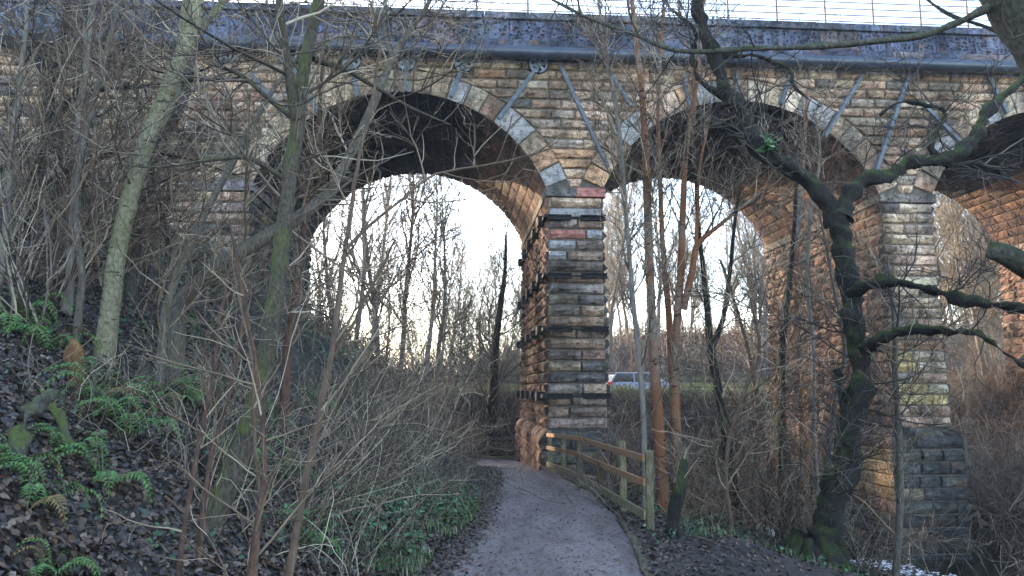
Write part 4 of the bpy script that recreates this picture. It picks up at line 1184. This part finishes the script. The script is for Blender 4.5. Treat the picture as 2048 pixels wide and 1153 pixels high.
# --- the big twisted dark tree on the stream bank
y0 = 11.6
b = W(1640, 1125, y0)
st = [stem_px([(1630, 1160, -.05, 100), (1642, 1110, 0, 80), (1658, 1050, 0, 56), (1668, 990, 0, 52), (1694, 935, 0, 46), (1698, 880, 0, 41), (1716, 810, 0, 41), (1726, 735, .05, 39), (1708, 660, .05, 38), (1704, 590, .1, 38), (1688, 520, .1, 35), (1682, 465, .1, 38), (1668, 425, .1, 43)], y0),
      stem_px([(1672, 450, .1, 45), (1645, 395, .05, 36), (1608, 360, 0, 32), (1570, 335, -.1, 30), (1530, 312, -.2, 31), (1505, 278, -.25, 31), (1478, 225, -.3, 28), (1450, 170, -.35, 26), (1425, 115, -.4, 26), (1405, 50, -.45, 24), (1392, -15, -.5, 22), (1380, -90, -.5, 19)], y0),
      stem_px([(1682, 440, .1, 38), (1698, 395, .15, 31), (1728, 362, .2, 28), (1785, 348, .3, 26), (1830, 322, .4, 26), (1885, 322, .5, 23), (1930, 298, .6, 24), (1960, 262, .7, 21), (1968, 232, .8, 19), (2005, 195, .9, 17), (2055, 150, 1., 15)], y0),
      stem_px([(1702, 590, .0, 26), (1740, 566, -.3, 19), (1800, 566, -.6, 17), (1860, 580, -.9, 16), (1925, 598, -1.2, 17), (1985, 608, -1.4, 14), (2060, 622, -1.6, 12)], y0),
      stem_px([(1722, 705, .0, 26), (1755, 680, -.3, 21), (1800, 664, -.5, 18), (1870, 662, -.8, 17), (1945, 668, -1.1, 15), (2000, 700, -1.3, 12), (2060, 735, -1.5, 10)], y0),
      stem_px([(1700, 930, .0, 29), (1680, 880, .2, 21), (1690, 820, .4, 15), (1672, 740, .5, 11)], y0),
      stem_px([(1465, 205, -.3, 14), (1400, 160, -.3, 10), (1385, 110, -.3, 10), (1390, 60, -.3, 8), (1340, 20, -.3, 5)], y0),
      stem_px([(1430, 110, -.4, 14), (1500, 112, -.5, 11), (1560, 128, -.6, 11), (1582, 140, -.6, 9), (1590, 175, -.6, 6), (1640, 215, -.6, 4)], y0),
      stem_px([(1890, 322, .5, 12), (1860, 290, .5, 10), (1890, 232, .5, 9), (1862, 212, .5, 8), (1800, 205, .4, 5), (1760, 230, .4, 4)], y0),
      stem_px([(1900, 330, .5, 12), (1960, 330, .6, 10), (2000, 345, .7, 8), (2050, 380, .8, 5)], y0)]
hero('twisted_tree', 'big twisted dark mossy tree forking into two crooked limbs on the stream bank', b, st, M_BARK_DARK, M_TWIG_DARK,
     [lv(110, 1.5, f0=.12, rs=.008, rmin=.006, K=8, ang=(40, 85), up=.02, wig=.2), lv(800, .85, K=6, wig=.2, up=.0, rmin=.006), lv(1100, .4, K=5, wig=.2, rmin=.0055)], 24, .12, seed=61)
# root mass
rg = np.random.default_rng(5)
ac = Acc(); Pr = np.zeros((26, 7, 3)); aa = rg.uniform(0, 2 * np.pi, 26)
for k in range(7):
    f = k / 6
    Pr[:, k] = np.stack([b[0] - .1 + np.cos(aa) * (.18 + f * rg.uniform(.4, .9, 26)), y0 + np.sin(aa) * (.15 + f * .5), b[2] + .35 * (1 - f) ** 2 - .3 * f + rg.normal(0, .03, 26)], 1)
tubes(ac, Pr, np.linspace(.11, .03, 7)[None] * rg.uniform(.5, 1.2, 26)[:, None], 6)
tw = [o for o in COL.objects if o.name == 'twisted_tree'][0]
obj('roots', ac.mesh('roots', b, True), M_BARK_DARK, tw)

# --- overhanging tree, upper right corner (near)
y0 = 6.2
st = [stem_px([(2400, 900, 1.0, 180), (2330, 560, .8, 170), (2235, 300, .4, 155), (2130, 130, .1, 140), (2052, 20, 0, 125), (1990, -90, -.1, 112), (1930, -220, -.2, 100)], y0)]
P, R = st[0]; st[0] = to_ground(P, R)
st += [stem_px([(2020, -25, 0, 24), (1975, 15, 0, 17), (1910, 48, .1, 15), (1840, 72, .2, 14), (1760, 82, .3, 13), (1680, 90, .4, 13), (1590, 96, .5, 12), (1500, 98, .6, 11), (1410, 104, .7, 11), (1340, 98, .8, 10), (1270, 70, .9, 9), (1190, 42, 1., 7), (1120, 8, 1.1, 6), (1050, -30, 1.2, 4)], y0),
       stem_px([(2120, 560, .3, 50), (2060, 540, .1, 46), (2020, 515, 0, 44), (1985, 500, 0, 40)], y0 + 1.5),
       stem_px([(2060, 110, .2, 10), (1985, 60, .3, 8), (1900, 30, .4, 7), (1840, -10, .5, 5)], y0)]
hero('overhanging_tree', 'thick mossy trunk entering the upper right corner with one long thin branch reaching left', st[0][0][0], st, bark('grey_green_bark', (.022, .021, .017), (.14, .13, .10), .40, (.05, .075, .02), (7, 7, 4), bump=1.), M_TWIG_DARK,
     [lv(46, 1.1, f0=.4, rs=.006, rmin=.004, K=7, ang=(40, 85), up=-.03, wig=.2), lv(300, .5, K=6, wig=.2, rmin=.0035), lv(500, .25, K=5, wig=.2, rmin=.003)], 18, .03, seed=62)

# --- right side understorey shrubs
SH_R = [(1420, 960, 1.6), (1480, 990, 1.5), (1540, 980, 1.6), (1600, 1010, 1.6), (1260, 935, 1.3), (1230, 905, 1.3), (1700, 1080, 2.0), (1880, 1120, 2.2), (1980, 1120, 2.4)]
SHR_LAB = ['tangled bare shrub just right of the birch clump', 'tangled bare shrub below the dark Y-forked sapling', 'tangled bare shrub left of the dark straight sapling', 'tangled bare shrub between the slim orange birch and the twisted tree',
           'low bare shrub behind the middle posts of the fence', 'low bare shrub against the foot of the middle pier', 'bare shrub overhanging the stream right beside the twisted tree', 'bare shrub overhanging the stream right of the pale slim sapling', 'bare shrub over the dark water in the lower right corner']
for k, (u, v, L) in enumerate(SH_R):
    y = 13 if u < 1650 else 12
    x = (u - 1024) / F * y
    shrub(SHR_LAB[k], (x, y, gz(x, y)), 18, L + .6, (.1 * (k % 3 - 1), 0, 1.), .45, (260, 420), 160 + k, (M_TWIG, M_BRAMBLE, M_TWIG_GREY)[k % 3] if u < 1650 else M_TWIG_GREY, wig=.16, group='stream bank shrubs' if u < 1650 else 'shrubs over the stream', rmin=.004)
SH_R2 = [(1330, 26.5), (1420, 27.5), (1500, 29), (1250, 28), (1880, 24), (1960, 23), (2030, 22), (1920, 29), (2010, 29), (1560, 30)]
for k, (u, y) in enumerate(SH_R2):
    x = (u - 1024) / F * y
    shrub('brown twiggy bush beyond the piers on the far stream bank', (x, y, max(gz(x, y), WATER_Z)), 26, 3.0, (0, 0, 1.), .5, (420, 700), 190 + k, (M_BRAMBLE, M_TWIG_FAR)[k % 2], wig=.16, group='bushes on the far stream bank', rmin=.008, r=.016)

# ------------------------------------------------------------------ bramble bank and distant woods (mass)
def tangle(name, label, N, pos, L, mat, seed, r=.008, K=7, up=.12, droop=.3, wig=.2):
    rg = np.random.default_rng(seed)
    B = pos(rg, N)
    d = rg.normal(0, .6, (N, 3)); d[:, 2] = np.abs(d[:, 2]) + .35; d /= np.linalg.norm(d, axis=1, keepdims=True)
    P = np.zeros((N, K, 3)); P[:, 0] = B; seg = (L * rg.uniform(.4, 1.2, N) / (K - 1))[:, None]
    for k in range(1, K):
        d = d + rg.normal(0, wig, (N, 3)); d[:, 2] += up - droop * k / K
        d /= np.linalg.norm(d, axis=1, keepdims=True); P[:, k] = P[:, k - 1] + d * seg
    R = np.full((N, K), r) * np.linspace(1, .5, K)[None] * rg.uniform(.6, 1.3, N)[:, None]
    ac = Acc(); tubes(ac, P, R, 3)
    return obj(name, ac.mesh(name, (0, 0, 0), True), mat, label=label, cat='brambles', kind='stuff')
def on_ground(x0, x1, y0, y1):
    def f(rg, N):
        x = rg.uniform(x0, x1, N); y = rg.uniform(y0, y1, N)
        return np.stack([x, y, ground_z(x, y) - .03], 1)
    return f
tangle('bramble_bank', 'mass of brown brambles covering the bank below the road', 9000, on_ground(-14, 26, 28.9, 32.9), 1.35, M_BRAMBLE, 301, .013)
tangle('verge_thicket', 'low brown thicket under the left arch beside the path', 2600, lambda rg, N: (lambda y, b: np.stack([xl(y) - b, y, ground_z(xl(y) - b, y)], 1))(rg.uniform(18, 24, N), rg.uniform(.4, 5, N)), 1.1, M_BRAMBLE, 302, .008)
tangle('bank_brambles', 'low tangle of bramble stems on the left bank edge', 2600, lambda rg, N: (lambda y, b: np.stack([xl(y) - b, y, ground_z(xl(y) - b, y)], 1))(rg.uniform(6, 18, N), rg.uniform(.35, 3.2, N)), .7, M_TWIG_GREY, 303, .0045)
tangle('right_undergrowth', 'low brown undergrowth on the slope right of the fence', 2600, lambda rg, N: (lambda y, b: np.stack([xr(y) + b, y, ground_z(xr(y) + b, y)], 1))(rg.uniform(12, 28, N), rg.uniform(.9, 5.2, N)), .9, M_BRAMBLE, 304, .006)
tangle('hill_scrub', 'grey-brown scrub covering the hillside beyond the road', 6000, on_ground(-4, 46, 43.5, 66), 2.2, M_BRAMBLE, 305, .028)
tangle('far_scrub', 'pale scrub beyond the road seen through the left arch', 3200, on_ground(-34, 0, 43, 60), 3.2, M_TWIG_FAR, 306, .018)
tangle('far_coppice', 'fine pale upright twigs of the coppice behind the road in the left arch', 1500, on_ground(-17, 2, 42.6, 56), 7.5, M_TWIG_FAR, 308, .016, K=8, up=.16, droop=.12, wig=.09)
tangle('right_bank_brush', 'olive-brown brush on the bank right of the second pier', 3600, on_ground(12.8, 24, 17, 29), 1.8, M_BRAMBLE, 307, .009)

# distant bare trees: five shapes copied
def far_tree(seed, Ht, mat, twig, label, group, n=(34, 300, 700)):
    rg = np.random.default_rng(seed)
    t = thing('bare_tree', label, 'tree', (0, 0, 0), group)
    K = 10; P = np.zeros((K, 3)); d = np.array([rg.normal(0, .06), rg.normal(0, .06), 1.])
    for k in range(1, K):
        d = d + np.array([rg.normal(0, .07), rg.normal(0, .07), .05]); d /= np.linalg.norm(d); P[k] = P[k - 1] + d * Ht / (K - 1)
    P[0, 2] -= .6
    R = np.linspace(1, .14, K) * Ht * .0115
    ac = Acc(); tubes(ac, P[None], R[None], 8); obj('trunk', ac.mesh('trunk', smoothf=True), mat, t)
    ac = Acc()
    P1, R1 = grow(rg, P[None], R[None], n[0], .22, .97, Ht * .36, (20, 50), 8, .1, .07, .007, .014); tubes(ac, P1, R1, 5)
    P2, R2 = grow(rg, P1, R1, n[1], .2, 1., Ht * .14, (25, 55), 6, .14, .06, .006, .010); tubes(ac, P2, R2, 3)
    P3, R3 = grow(rg, P2, R2, n[2], .2, 1., Ht * .07, (25, 60), 5, .16, .04, .006, .010); tubes(ac, P3, R3, 3)
    obj('crown', ac.mesh('crown', smoothf=True), twig, t)
    return t
FAR = []
for k in range(6):
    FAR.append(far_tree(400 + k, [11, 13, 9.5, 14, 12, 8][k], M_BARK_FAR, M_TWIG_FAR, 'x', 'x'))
used = set()
def put_far(k, x, y, rot, sc, label, group):
    if k not in used: t = FAR[k]; used.add(k)
    else: t = copy_tree(FAR[k])
    t.location = (x, y, gz(x, y) - .1); t.rotation_euler = (0, 0, rot); t.scale = (sc, sc, sc)
    t['label'] = label; t['group'] = group
rg = np.random.default_rng(77)
L1 = ('bare leafless tree beyond the road seen through the left arch', 'bare trees beyond the left arch')
L2 = ('bare leafless tree on the wooded hillside seen through the middle arch', 'bare trees beyond the middle arch')
L3 = ('bare leafless tree seen through the right-hand arch', 'bare trees beyond the right arch')
for (u, y, k, sc) in [(690, 36, 0, 1.15), (735, 44, 1, 1.2), (800, 34.2, 2, 1.3), (850, 42.5, 3, 1.05), (760, 34, 4, 1.0), (705, 42.8, 3, 1.1), (870, 34.4, 0, .95), (900, 48, 4, .75), (945, 44, 0, .7), (985, 34, 5, .80), (1015, 46, 2, .75), (1040, 38, 1, .62), (880, 52, 1, .75), (960, 56, 3, .7), (770, 52, 4, .85), (650, 50, 2, .9), (830, 58, 0, .8), (1000, 60, 1, .8), (920, 36, 5, .75)]:
    put_far(k, (u - 1024) / F * y, y, rg.uniform(0, 6.28), sc * rg.uniform(.9, 1.1), *L1)
for q in range(30):
    y = rg.uniform(43.5, 72); u = rg.uniform(1190, 1600)
    put_far(int(rg.integers(6)), (u - 1024) / F * y, y, rg.uniform(0, 6.28), rg.uniform(.85, 1.25), *L2)
for q in range(22):
    y = rg.uniform(36, 62) if q > 5 else rg.uniform(30, 34); u = rg.uniform(1860, 2120)
    put_far(int(rg.integers(6)), (u - 1024) / F * y, y, rg.uniform(0, 6.28), rg.uniform(.8, 1.2), *L3)
L4 = ('added bare tree behind the left abutment, filtering the low sun', 'added sun-filtering trees behind the left abutment')  # added mostly out of view to filter the low sun
for q in range(34):
    put_far(int(rg.integers(6)), rg.uniform(-44, -12.5), rg.uniform(30, 60), rg.uniform(0, 6.28), rg.uniform(.9, 1.3), *L4)
# dark tree right behind the pier, by the far fence
y = 27.6
sapling('dark tree beside the far fence left of the middle pier', [(975, 905, 0, 22), (985, 800, 0, 20), (990, 700, .1, 16), (1000, 620, .1, 12), (1010, 540, .2, 8), (1012, 470, .2, 5)], 30., M_BARK_DARK, M_TWIG_DARK, 71, (40, 320, 400), 2.6, rmin=.010, ang=(35, 65))

# ------------------------------------------------------------------ forest floor: leaves, ferns, ivy, grass
def leaf_cloud(name, label, P, size, cols, seed, tilt=.5, mat=M_LITTER, kind='stuff', shape='hex', normals=None):
    rg = np.random.default_rng(seed); N = len(P)
    a = rg.uniform(0, 2 * np.pi, N); s = size * rg.uniform(.5, 1.25, N)
    n = rg.normal(0, tilt, (N, 3)); n[:, 2] = 1.
    if normals is not None: n[:, :2] += normals[:, :2]
    n /= np.linalg.norm(n, axis=1, keepdims=True)
    e = np.stack([np.cos(a), np.sin(a), np.zeros(N)], 1); e -= (e * n).sum(1, keepdims=True) * n; e /= np.linalg.norm(e, axis=1, keepdims=True)
    g = np.cross(n, e)
    base = [(-.5, 0, 0), (-.2, .36, .10), (.18, .28, .12), (.55, 0, .02), (.18, -.28, .12), (-.2, -.36, .10)]
    V = np.zeros((N, 6, 3))
    for k, (x, y, z) in enumerate(base):
        c = rg.uniform(-.35, 1., N)
        V[:, k] = P + (e * x + g * y * rg.uniform(.7, 1.2, N)[:, None]) * s[:, None] + n * (z * s * c)[:, None]
    i0 = np.arange(N) * 6
    F_ = np.concatenate([np.stack([i0, i0 + 1, i0 + 2, i0 + 3], 1), np.stack([i0, i0 + 3, i0 + 4, i0 + 5], 1)][::-1])
    cl = np.asarray(cols)[rg.integers(len(cols), size=N)] * rg.uniform(.6, 1.3, N)[:, None]
    me = np_mesh(name, V.reshape(-1, 3), [F_], False, np.repeat(cl, 6, axis=0))
    return obj(name, me, mat, label=label, cat='leaves', kind=kind)
def grad(x, y):
    h = .15
    return np.stack([-(ground_z(x + h, y, False) - ground_z(x - h, y, False)) / (2 * h), -(ground_z(x, y + h, False) - ground_z(x, y - h, False)) / (2 * h)], 1)
rg = np.random.default_rng(21)
N = 60000
y = 1.8 + 11 * rg.random(N) ** 1.4; bb = rg.uniform(-.05, 1, N) ** 1. * (.6 + y * .62)
x = xl(y) - bb
P = np.stack([x, y, ground_z(x, y) + rg.uniform(.0, .03, N)], 1)
DEAD = [(.045, .028, .019), (.07, .046, .032), (.022, .015, .012), (.105, .07, .048), (.034, .025, .022), (.078, .04, .022), (.014, .010, .009), (.16, .11, .075)]
leaf_cloud('leaf_litter', 'thick carpet of wet dark fallen leaves on the left bank', P, .058, DEAD, 1, .6, normals=grad(x, y))
N = 7000
y = 4 + 10 * rg.random(N); x = xr(y) + .05 + rg.random(N) ** 1.3 * 4.2
P = np.stack([x, y, ground_z(x, y) + .01], 1)
leaf_cloud('bank_litter', 'trodden dead leaves in the mud right of the path', P, .06, [c for c in DEAD[:3]] + [(.10, .05, .035)], 2, .4, normals=grad(x, y))
N = 7000
y = 4 + 17 * rg.random(N) ** 1.3; f = np.clip(np.abs(rg.normal(0, .35, N)), 0, 1); f = np.where(rg.random(N) < .5, f, 1 - f)
f = np.where(rg.random(N) < .35, rg.random(N), f)
x = xl(y) + (xr(y) - xl(y)) * f
P = np.stack([x, y, path_z(y) + .022], 1)
leaf_cloud('path_leaves', 'scattered small brown leaves and bits on the path', P, .036, [(.06, .035, .025), (.10, .05, .03), (.035, .025, .02), (.14, .07, .04)], 3, .2)
# leaf drift along the left path edge
N = 7500
y = 4 + 18 * rg.random(N) ** 1.3; x = xl(y) + rg.normal(.03, .12, N) + np.abs(rg.normal(0, 1, N)) * .10 * (y < 9.5)
P = np.stack([x, y, np.maximum(path_z(y), ground_z(x, y)) + .015], 1)
leaf_cloud('edge_leaves', 'drift of dead leaves along the left edge of the path', P, .05, DEAD, 4, .4)

# ferns
def frond_mesh(seed):
    rg = np.random.default_rng(seed); n = 15
    t = np.linspace(0, 1, n + 1)
    X = t * .62; Zz = .42 * np.sin(t * 2.2) - .18 * t * t
    V = []; Fq = []; T = []
    for k in range(1, n + 1):
        w = .17 * math.sin(math.pi * min(1, .12 + .88 * (1 - t[k]) ** .8 * 1.0)) * (1.15 - .3 * t[k]) + .012
        w = .165 * (1 - t[k]) ** .7 * min(1, t[k] * 5 + .25) + .01
        for s in (-1, 1):
            i0 = len(V); d = .022
            V += [(X[k] - d * .7, 0, Zz[k]), (X[k] + w * .25 - d, s * w * .55, Zz[k] + .015), (X[k] + w * .45, s * w, Zz[k] - .03), (X[k] + d + w * .12, s * w * .5, Zz[k] + .008)]
            Fq.append((i0, i0 + 1, i0 + 2, i0 + 3))
            c = (np.array((.055, .13, .032)) if seed != 3 else np.array((.13, .085, .03))) * rg.uniform(.55, 1.4) + np.array((.02, .02, 0)) * rg.random()
            T += [c] * 4
    i0 = len(V)
    for k in range(n + 1): V += [(X[k], -.004, Zz[k] + .002), (X[k], .004, Zz[k] + .002)]; T += [(.09, .10, .03)] * 2
    for k in range(n): Fq.append((i0 + 2 * k, i0 + 2 * k + 1, i0 + 2 * k + 3, i0 + 2 * k + 2))
    me = np_mesh('frond', np.array(V), [np.array(Fq)], False, np.array(T)); me.materials.append(M_FERN)
    return me
FRONDS = [frond_mesh(k) for k in range(4)]
FERNS = [(70, 1010, 1.0, 'fern with broad drooping fronds at the lower left corner of the bank'), (205, 965, 1.0, 'fern with long fronds hanging over a mossy root right of the corner fern'),
         (255, 875, 1.0, 'bushy fern in the middle of the left bank below the pale trunk'), (190, 815, 1.0, 'fern growing just below the rotten brown stump'), (215, 835, .8, 'small fern tucked below the stump fern'),
         (95, 700, .9, 'small fern left of the rotten brown stump'), (345, 655, .9, 'fern right of the pale trunk base'), (40, 625, .9, 'single fern high at the left edge of the bank'), (8, 660, 1.0, 'large fern cut off by the left edge of the picture'),
         (455, 935, 1.0, 'bright fern left of the dark forked trunk foot'), (545, 850, 1.0, 'bright fern right of the dark forked trunk'), (388, 800, .9, 'fern between the reddish stems'), (330, 815, .8, 'pale fern beside the mossy log'),
         (560, 960, .9, 'fern low on the bank right of the dark forked trunk'), (10, 940, .8, 'small fern at the left edge beside mossy roots'), (120, 905, .7, 'small fern under the mossy roots'), (610, 1090, .7, 'small fern at the bottom beside the slim brown sapling'),
         (100, 1150, .8, 'fern at the very bottom left edge'), (640, 640, .9, 'fern high under the abutment beside the bright opening'), (1395, 1005, .8, 'green fern at the foot of the birch clump'), (1310, 1010, .6, 'small fern by the fence end post')]
for k, (u, v, sc, la) in enumerate(FERNS):
    b = G(u, v); rgk = np.random.default_rng(900 + k)
    t = thing('fern', la, 'fern', tuple(b - Z_ * .02), 'ferns on the banks')
    nf = int(rgk.integers(7, 11)); a0_ = rgk.uniform(0, 6.28)
    gx_ = grad(np.array([b[0]]), np.array([b[1]]))[0]
    for q in range(nf):
        o = obj('frond', FRONDS[int(rgk.choice(4, p=[.32, .32, .27, .09]))], None, t)
        az = a0_ + q * 2 * math.pi / nf + rgk.normal(0, .2)
        s_ = sc * rgk.uniform(.65, 1.1) * .75 * max(.6, min(1.2, b[1] / 6))
        o.scale = (s_, s_, s_)
        down = -(math.cos(az) * gx_[0] + math.sin(az) * gx_[1])   # slope along this azimuth (rise)
        o.rotation_euler = (rgk.normal(0, .15), -math.atan(down) * .8 + rgk.normal(-.05, .12), az)
# ivy and low green plants
def ground_cover(name, label, N, xy, size, cols, seed, hgt, tilt=.6):
    rg = np.random.default_rng(seed); x, y = xy(rg, N)
    keep = vnoise(x * 1.6, y * 1.6, seed) > -.08
    x, y = x[keep], y[keep]
    P = np.stack([x, y, ground_z(x, y) + rg.random(len(x)) ** 1.5 * hgt], 1)
    o = leaf_cloud(name, label, P, size, cols, seed, tilt, M_GREEN, normals=grad(x, y)); o['category'] = 'plants'; return o
IVY = [(.03, .085, .028), (.045, .12, .035), (.025, .06, .025), (.07, .15, .06), (.10, .17, .09)]
def bankband(y0, y1, b0, b1):
    def f(rg, N):
        y = rg.uniform(y0, y1, N); return xl(y) - rg.uniform(b0, b1, N), y
    return f
ground_cover('path_side_ivy', 'green ivy and nettles along the foot of the left bank', 4200, bankband(6.6, 14, .08, 1.2), .06, IVY, 31, .24)
ground_cover('bank_ivy', 'sparse dark green ivy higher on the left bank', 3000, bankband(5, 17, 1., 5), .06, IVY[:3], 32, .15)
ground_cover('abutment_ivy', 'leafy green ivy and bramble under the left abutment', 3500, bankband(15, 24, 2.4, 6), .085, IVY, 33, .9)
ground_cover('wall_foot_ivy', 'grey-green ivy on the bank against the abutment wall', 3500, bankband(12, 18.5, 5, 11), .09, [(.05, .09, .045), (.08, .12, .07), (.03, .06, .03)], 34, 1.2)
def rband(y0, y1, b0, b1):
    def f(rg, N):
        y = rg.uniform(y0, y1, N); return xr(y) + rg.uniform(b0, b1, N), y
    return f
ground_cover('right_bank_plants', 'low green plants on the muddy right bank', 1800, rband(9, 16, .8, 4.6), .055, IVY, 35, .16)
ground_cover('fence_foot_plants', 'small green plants at the foot of the fence', 900, rband(9, 15, .2, .9), .045, IVY, 36, .12)
# grass
def grass(name, label, N, xy, L, cols, seed):
    rg = np.random.default_rng(seed); x, y = xy(rg, N)
    keep = vnoise(x * 1.9, y * 1.9, seed) > -.05; x, y = x[keep], y[keep]; N = len(x)
    B = np.stack([x, y, ground_z(x, y) - .01], 1); a = rg.uniform(0, 6.28, N); l = L * rg.uniform(.5, 1.3, N)
    d = np.stack([np.cos(a), np.sin(a), np.zeros(N)], 1); w = np.stack([-np.sin(a), np.cos(a), np.zeros(N)], 1) * (.006 * rg.uniform(.6, 1.4, N))[:, None]
    q = rg.uniform(.2, .8, N)[:, None]
    m1 = B + d * (l[:, None] * .35 * q) + Z_ * (l * .6)[:, None]; tp = B + d * (l[:, None] * q) + Z_ * (l * .8)[:, None]
    V = np.stack([B - w, B + w, m1 + w * .8, m1 - w * .8, tp], 1).reshape(-1, 3); i0 = np.arange(N) * 5
    cl = np.asarray(cols)[rg.integers(len(cols), size=N)] * rg.uniform(.7, 1.3, N)[:, None]
    me = np_mesh(name, V, [np.stack([i0, i0 + 1, i0 + 2, i0 + 3], 1), np.stack([i0 + 3, i0 + 2, i0 + 4], 1)], False, np.repeat(cl, 5, axis=0))
    return obj(name, me, M_GREEN, label=label, cat='grass', kind='stuff')
GR = [(.045, .095, .02), (.07, .12, .03), (.13, .13, .06), (.035, .07, .018), (.16, .13, .08)]
grass('path_side_grass', 'tufts of green grass along the left path edge', 2600, bankband(7, 12.5, .02, .7), .15, GR, 41)
grass('right_bank_grass', 'grass tufts on the right bank beyond the fence', 1800, rband(9, 15, .8, 3.8), .15, GR, 42)
grass('far_meadow_grass', 'grass strip coloured as if sunlit behind the birch clump by the stream', 4000, lambda rg, N: (rg.uniform(2.4, 6.2, N), rg.uniform(15, 19.5, N)), .25, [(.16, .2, .04), (.22, .22, .06)], 43)  # sunlight is put into the brighter yellow-green of these blades
grass('verge_grass', 'yellow-green grass verge along the near side of the road', 14000, lambda rg, N: (rg.uniform(-14, 24, N), rg.uniform(33.0, 35.2, N)), .3, [(.22, .24, .05), (.30, .30, .08), (.16, .19, .04)], 44)

# stumps, logs, roots on the left bank
M_ROTTEN = bark('rotten_wood', (.06, .032, .015), (.24, .13, .055), .08, scale=(5, 5, 2), bump=1.)
def stump(name, label, pts, y0, mat, seed, lump=.03, cat='stump'):
    P, R = to_ground(*stem_px(pts, y0, n=5), 1.15)
    R = np.concatenate([R, [R[-1] * .5, .002]]); P = np.vstack([P, P[-1] - Z_ * .02, P[-1] - Z_ * .05])
    ac = Acc(); stem_mesh(ac, P, R, 14, lump, seed)
    t = thing(name, label, cat, tuple(P[0]))
    obj('stump_wood' if cat == 'stump' else 'log_wood', ac.mesh(name, P[0], True), mat, t)
    return t
b = G(152, 775); stump('rotten_stump', 'broken rotten orange-brown stump on the left bank', [(150, 772, 0, 34), (153, 740, 0, 32), (148, 710, 0, 34), (146, 688, 0, 28)], b[1], M_ROTTEN, 81, .05)
b = G(285, 775); stump('mossy_stump', 'small pointed mossy stump right of the pale trunk', [(284, 772, 0, 20), (286, 745, 0, 16), (290, 718, 0, 7)], b[1], M_BARK_MOSS, 82, .03)
b = G(370, 800); stump('mossy_log', 'short mossy log lying on the left bank', [(350, 768, .1, 22), (372, 778, 0, 24), (400, 800, -.1, 20), (416, 818, -.2, 12)], b[1], M_BARK_MOSS, 83, .03, 'log')
b = G(35, 930); stump('mossy_root', 'pale mossy root standing out at the left edge', [(36, 935, 0, 22), (40, 890, 0, 24), (48, 845, .1, 30), (70, 812, .25, 40), (105, 800, .4, 30)], b[1], M_BARK_MOSS, 84, .12, 'root')
b = G(130, 900); stump('broken_root', 'broken mossy root end below the stump fern', [(146, 900, 0, 18), (130, 868, .05, 22), (118, 832, .1, 22), (95, 812, .2, 16)], b[1], M_BARK_MOSS, 85, .09, 'root')
rg = np.random.default_rng(9)
for k, la in enumerate(['thin fallen stick lying across the leaves at lower left', 'fallen stick on the leaf litter near the bottom edge', 'curved fallen stick beside the corner fern', 'broken twig lying on the mud right of the path']):
    (u, v, u2, v2) = [(165, 965, 290, 995), (330, 1010, 420, 1060), (60, 1060, 150, 1110), (1390, 1080, 1480, 1120)][k]
    p0, p1 = G(u, v), G(u2, v2); n_ = 7; f = np.linspace(0, 1, n_)[:, None]
    Pk = p0 * (1 - f) + p1 * f; Pk[:, 2] = np.maximum(Pk[:, 2], ground_z(Pk[:, 0], Pk[:, 1])) + .03; Pk += rg.normal(0, .012, Pk.shape)
    ac = Acc(); tubes(ac, Pk[None], np.linspace(.014, .006, n_)[None], 6)
    obj('fallen_stick', ac.mesh('fallen_stick', (0, 0, 0), True), M_BARK_BROWN, label=la, cat='stick')
# epiphyte leaves on the twisted tree
cen = W(1528, 300, 11.35)
P = cen + rng.normal(0, .07, (60, 3)) * np.array([1.3, .8, 1.]) + np.array([0, -.12, .05])
o = leaf_cloud('limb_ivy_tuft', 'tuft of green leaves growing on the limb of the twisted tree', P, .12, [(.06, .15, .05), (.09, .2, .07)], 51, .9, M_GREEN, kind='stuff'); o['category'] = 'plant'

# white water
rg = np.random.default_rng(17)
def foam(name, label, pts, n, spread):
    C = catmull(np.array(pts), 12); idx = rg.integers(len(C), size=n)
    P = C[idx] + rg.normal(0, 1, (n, 3)) * np.array(spread); P[:, 2] = WATER_Z + .012 + rg.random(n) * .03
    a = rg.uniform(0, 6.28, n); s = rg.uniform(.015, .07, n)
    ac = Acc()
    V = np.stack([P + np.stack([np.cos(a + k * 1.2566) * s * rg.uniform(.6, 1.6, n), np.sin(a + k * 1.2566) * s * .6, (rg.random(n) - .3) * .02], 1) for k in range(5)], 1)
    me = np_mesh(name, V.reshape(-1, 3), [np.arange(n * 5).reshape(n, 5)])
    obj(name, me, M_FOAM, label=label, cat='foam', kind='stuff')
foam('riffle_foam', 'broken white riffle line across the stream at lower right', [W(1720, 1098, 20), W(1770, 1108, 19.8), W(1830, 1125, 19), W(1890, 1143, 18.2)], 260, (.3, .25, 0))
foam('rapid_foam', 'white water glimpsed behind the saplings under the middle arch', [W(1500, 1040, 25), W(1530, 1052, 24.5), W(1560, 1062, 24)], 900, (.35, .4, 0))

# haze: thin volume added to pale the distant background, as glare would
def haze_box():
    m = bpy.data.materials.new('added_haze'); m.use_nodes = True
    nt = m.node_tree; nt.nodes.clear()
    out = nt.nodes.new('ShaderNodeOutputMaterial'); pv = nt.nodes.new('ShaderNodeVolumePrincipled')
    pv.inputs['Color'].default_value = (.93, .95, 1., 1); pv.inputs['Density'].default_value = .0009; pv.inputs['Anisotropy'].default_value = .2
    nt.links.new(pv.outputs['Volume'], out.inputs['Volume'])
    ac = Acc(); ac.add(box_pts((0, 0, 0), X_, Y_, Z_, (-620, -70, -6), (620, 920, 30)), BOXF)
    obj('haze', ac.mesh('haze'), m, label='thin added haze volume that pales the distance', cat='haze', kind='stuff')
haze_box()
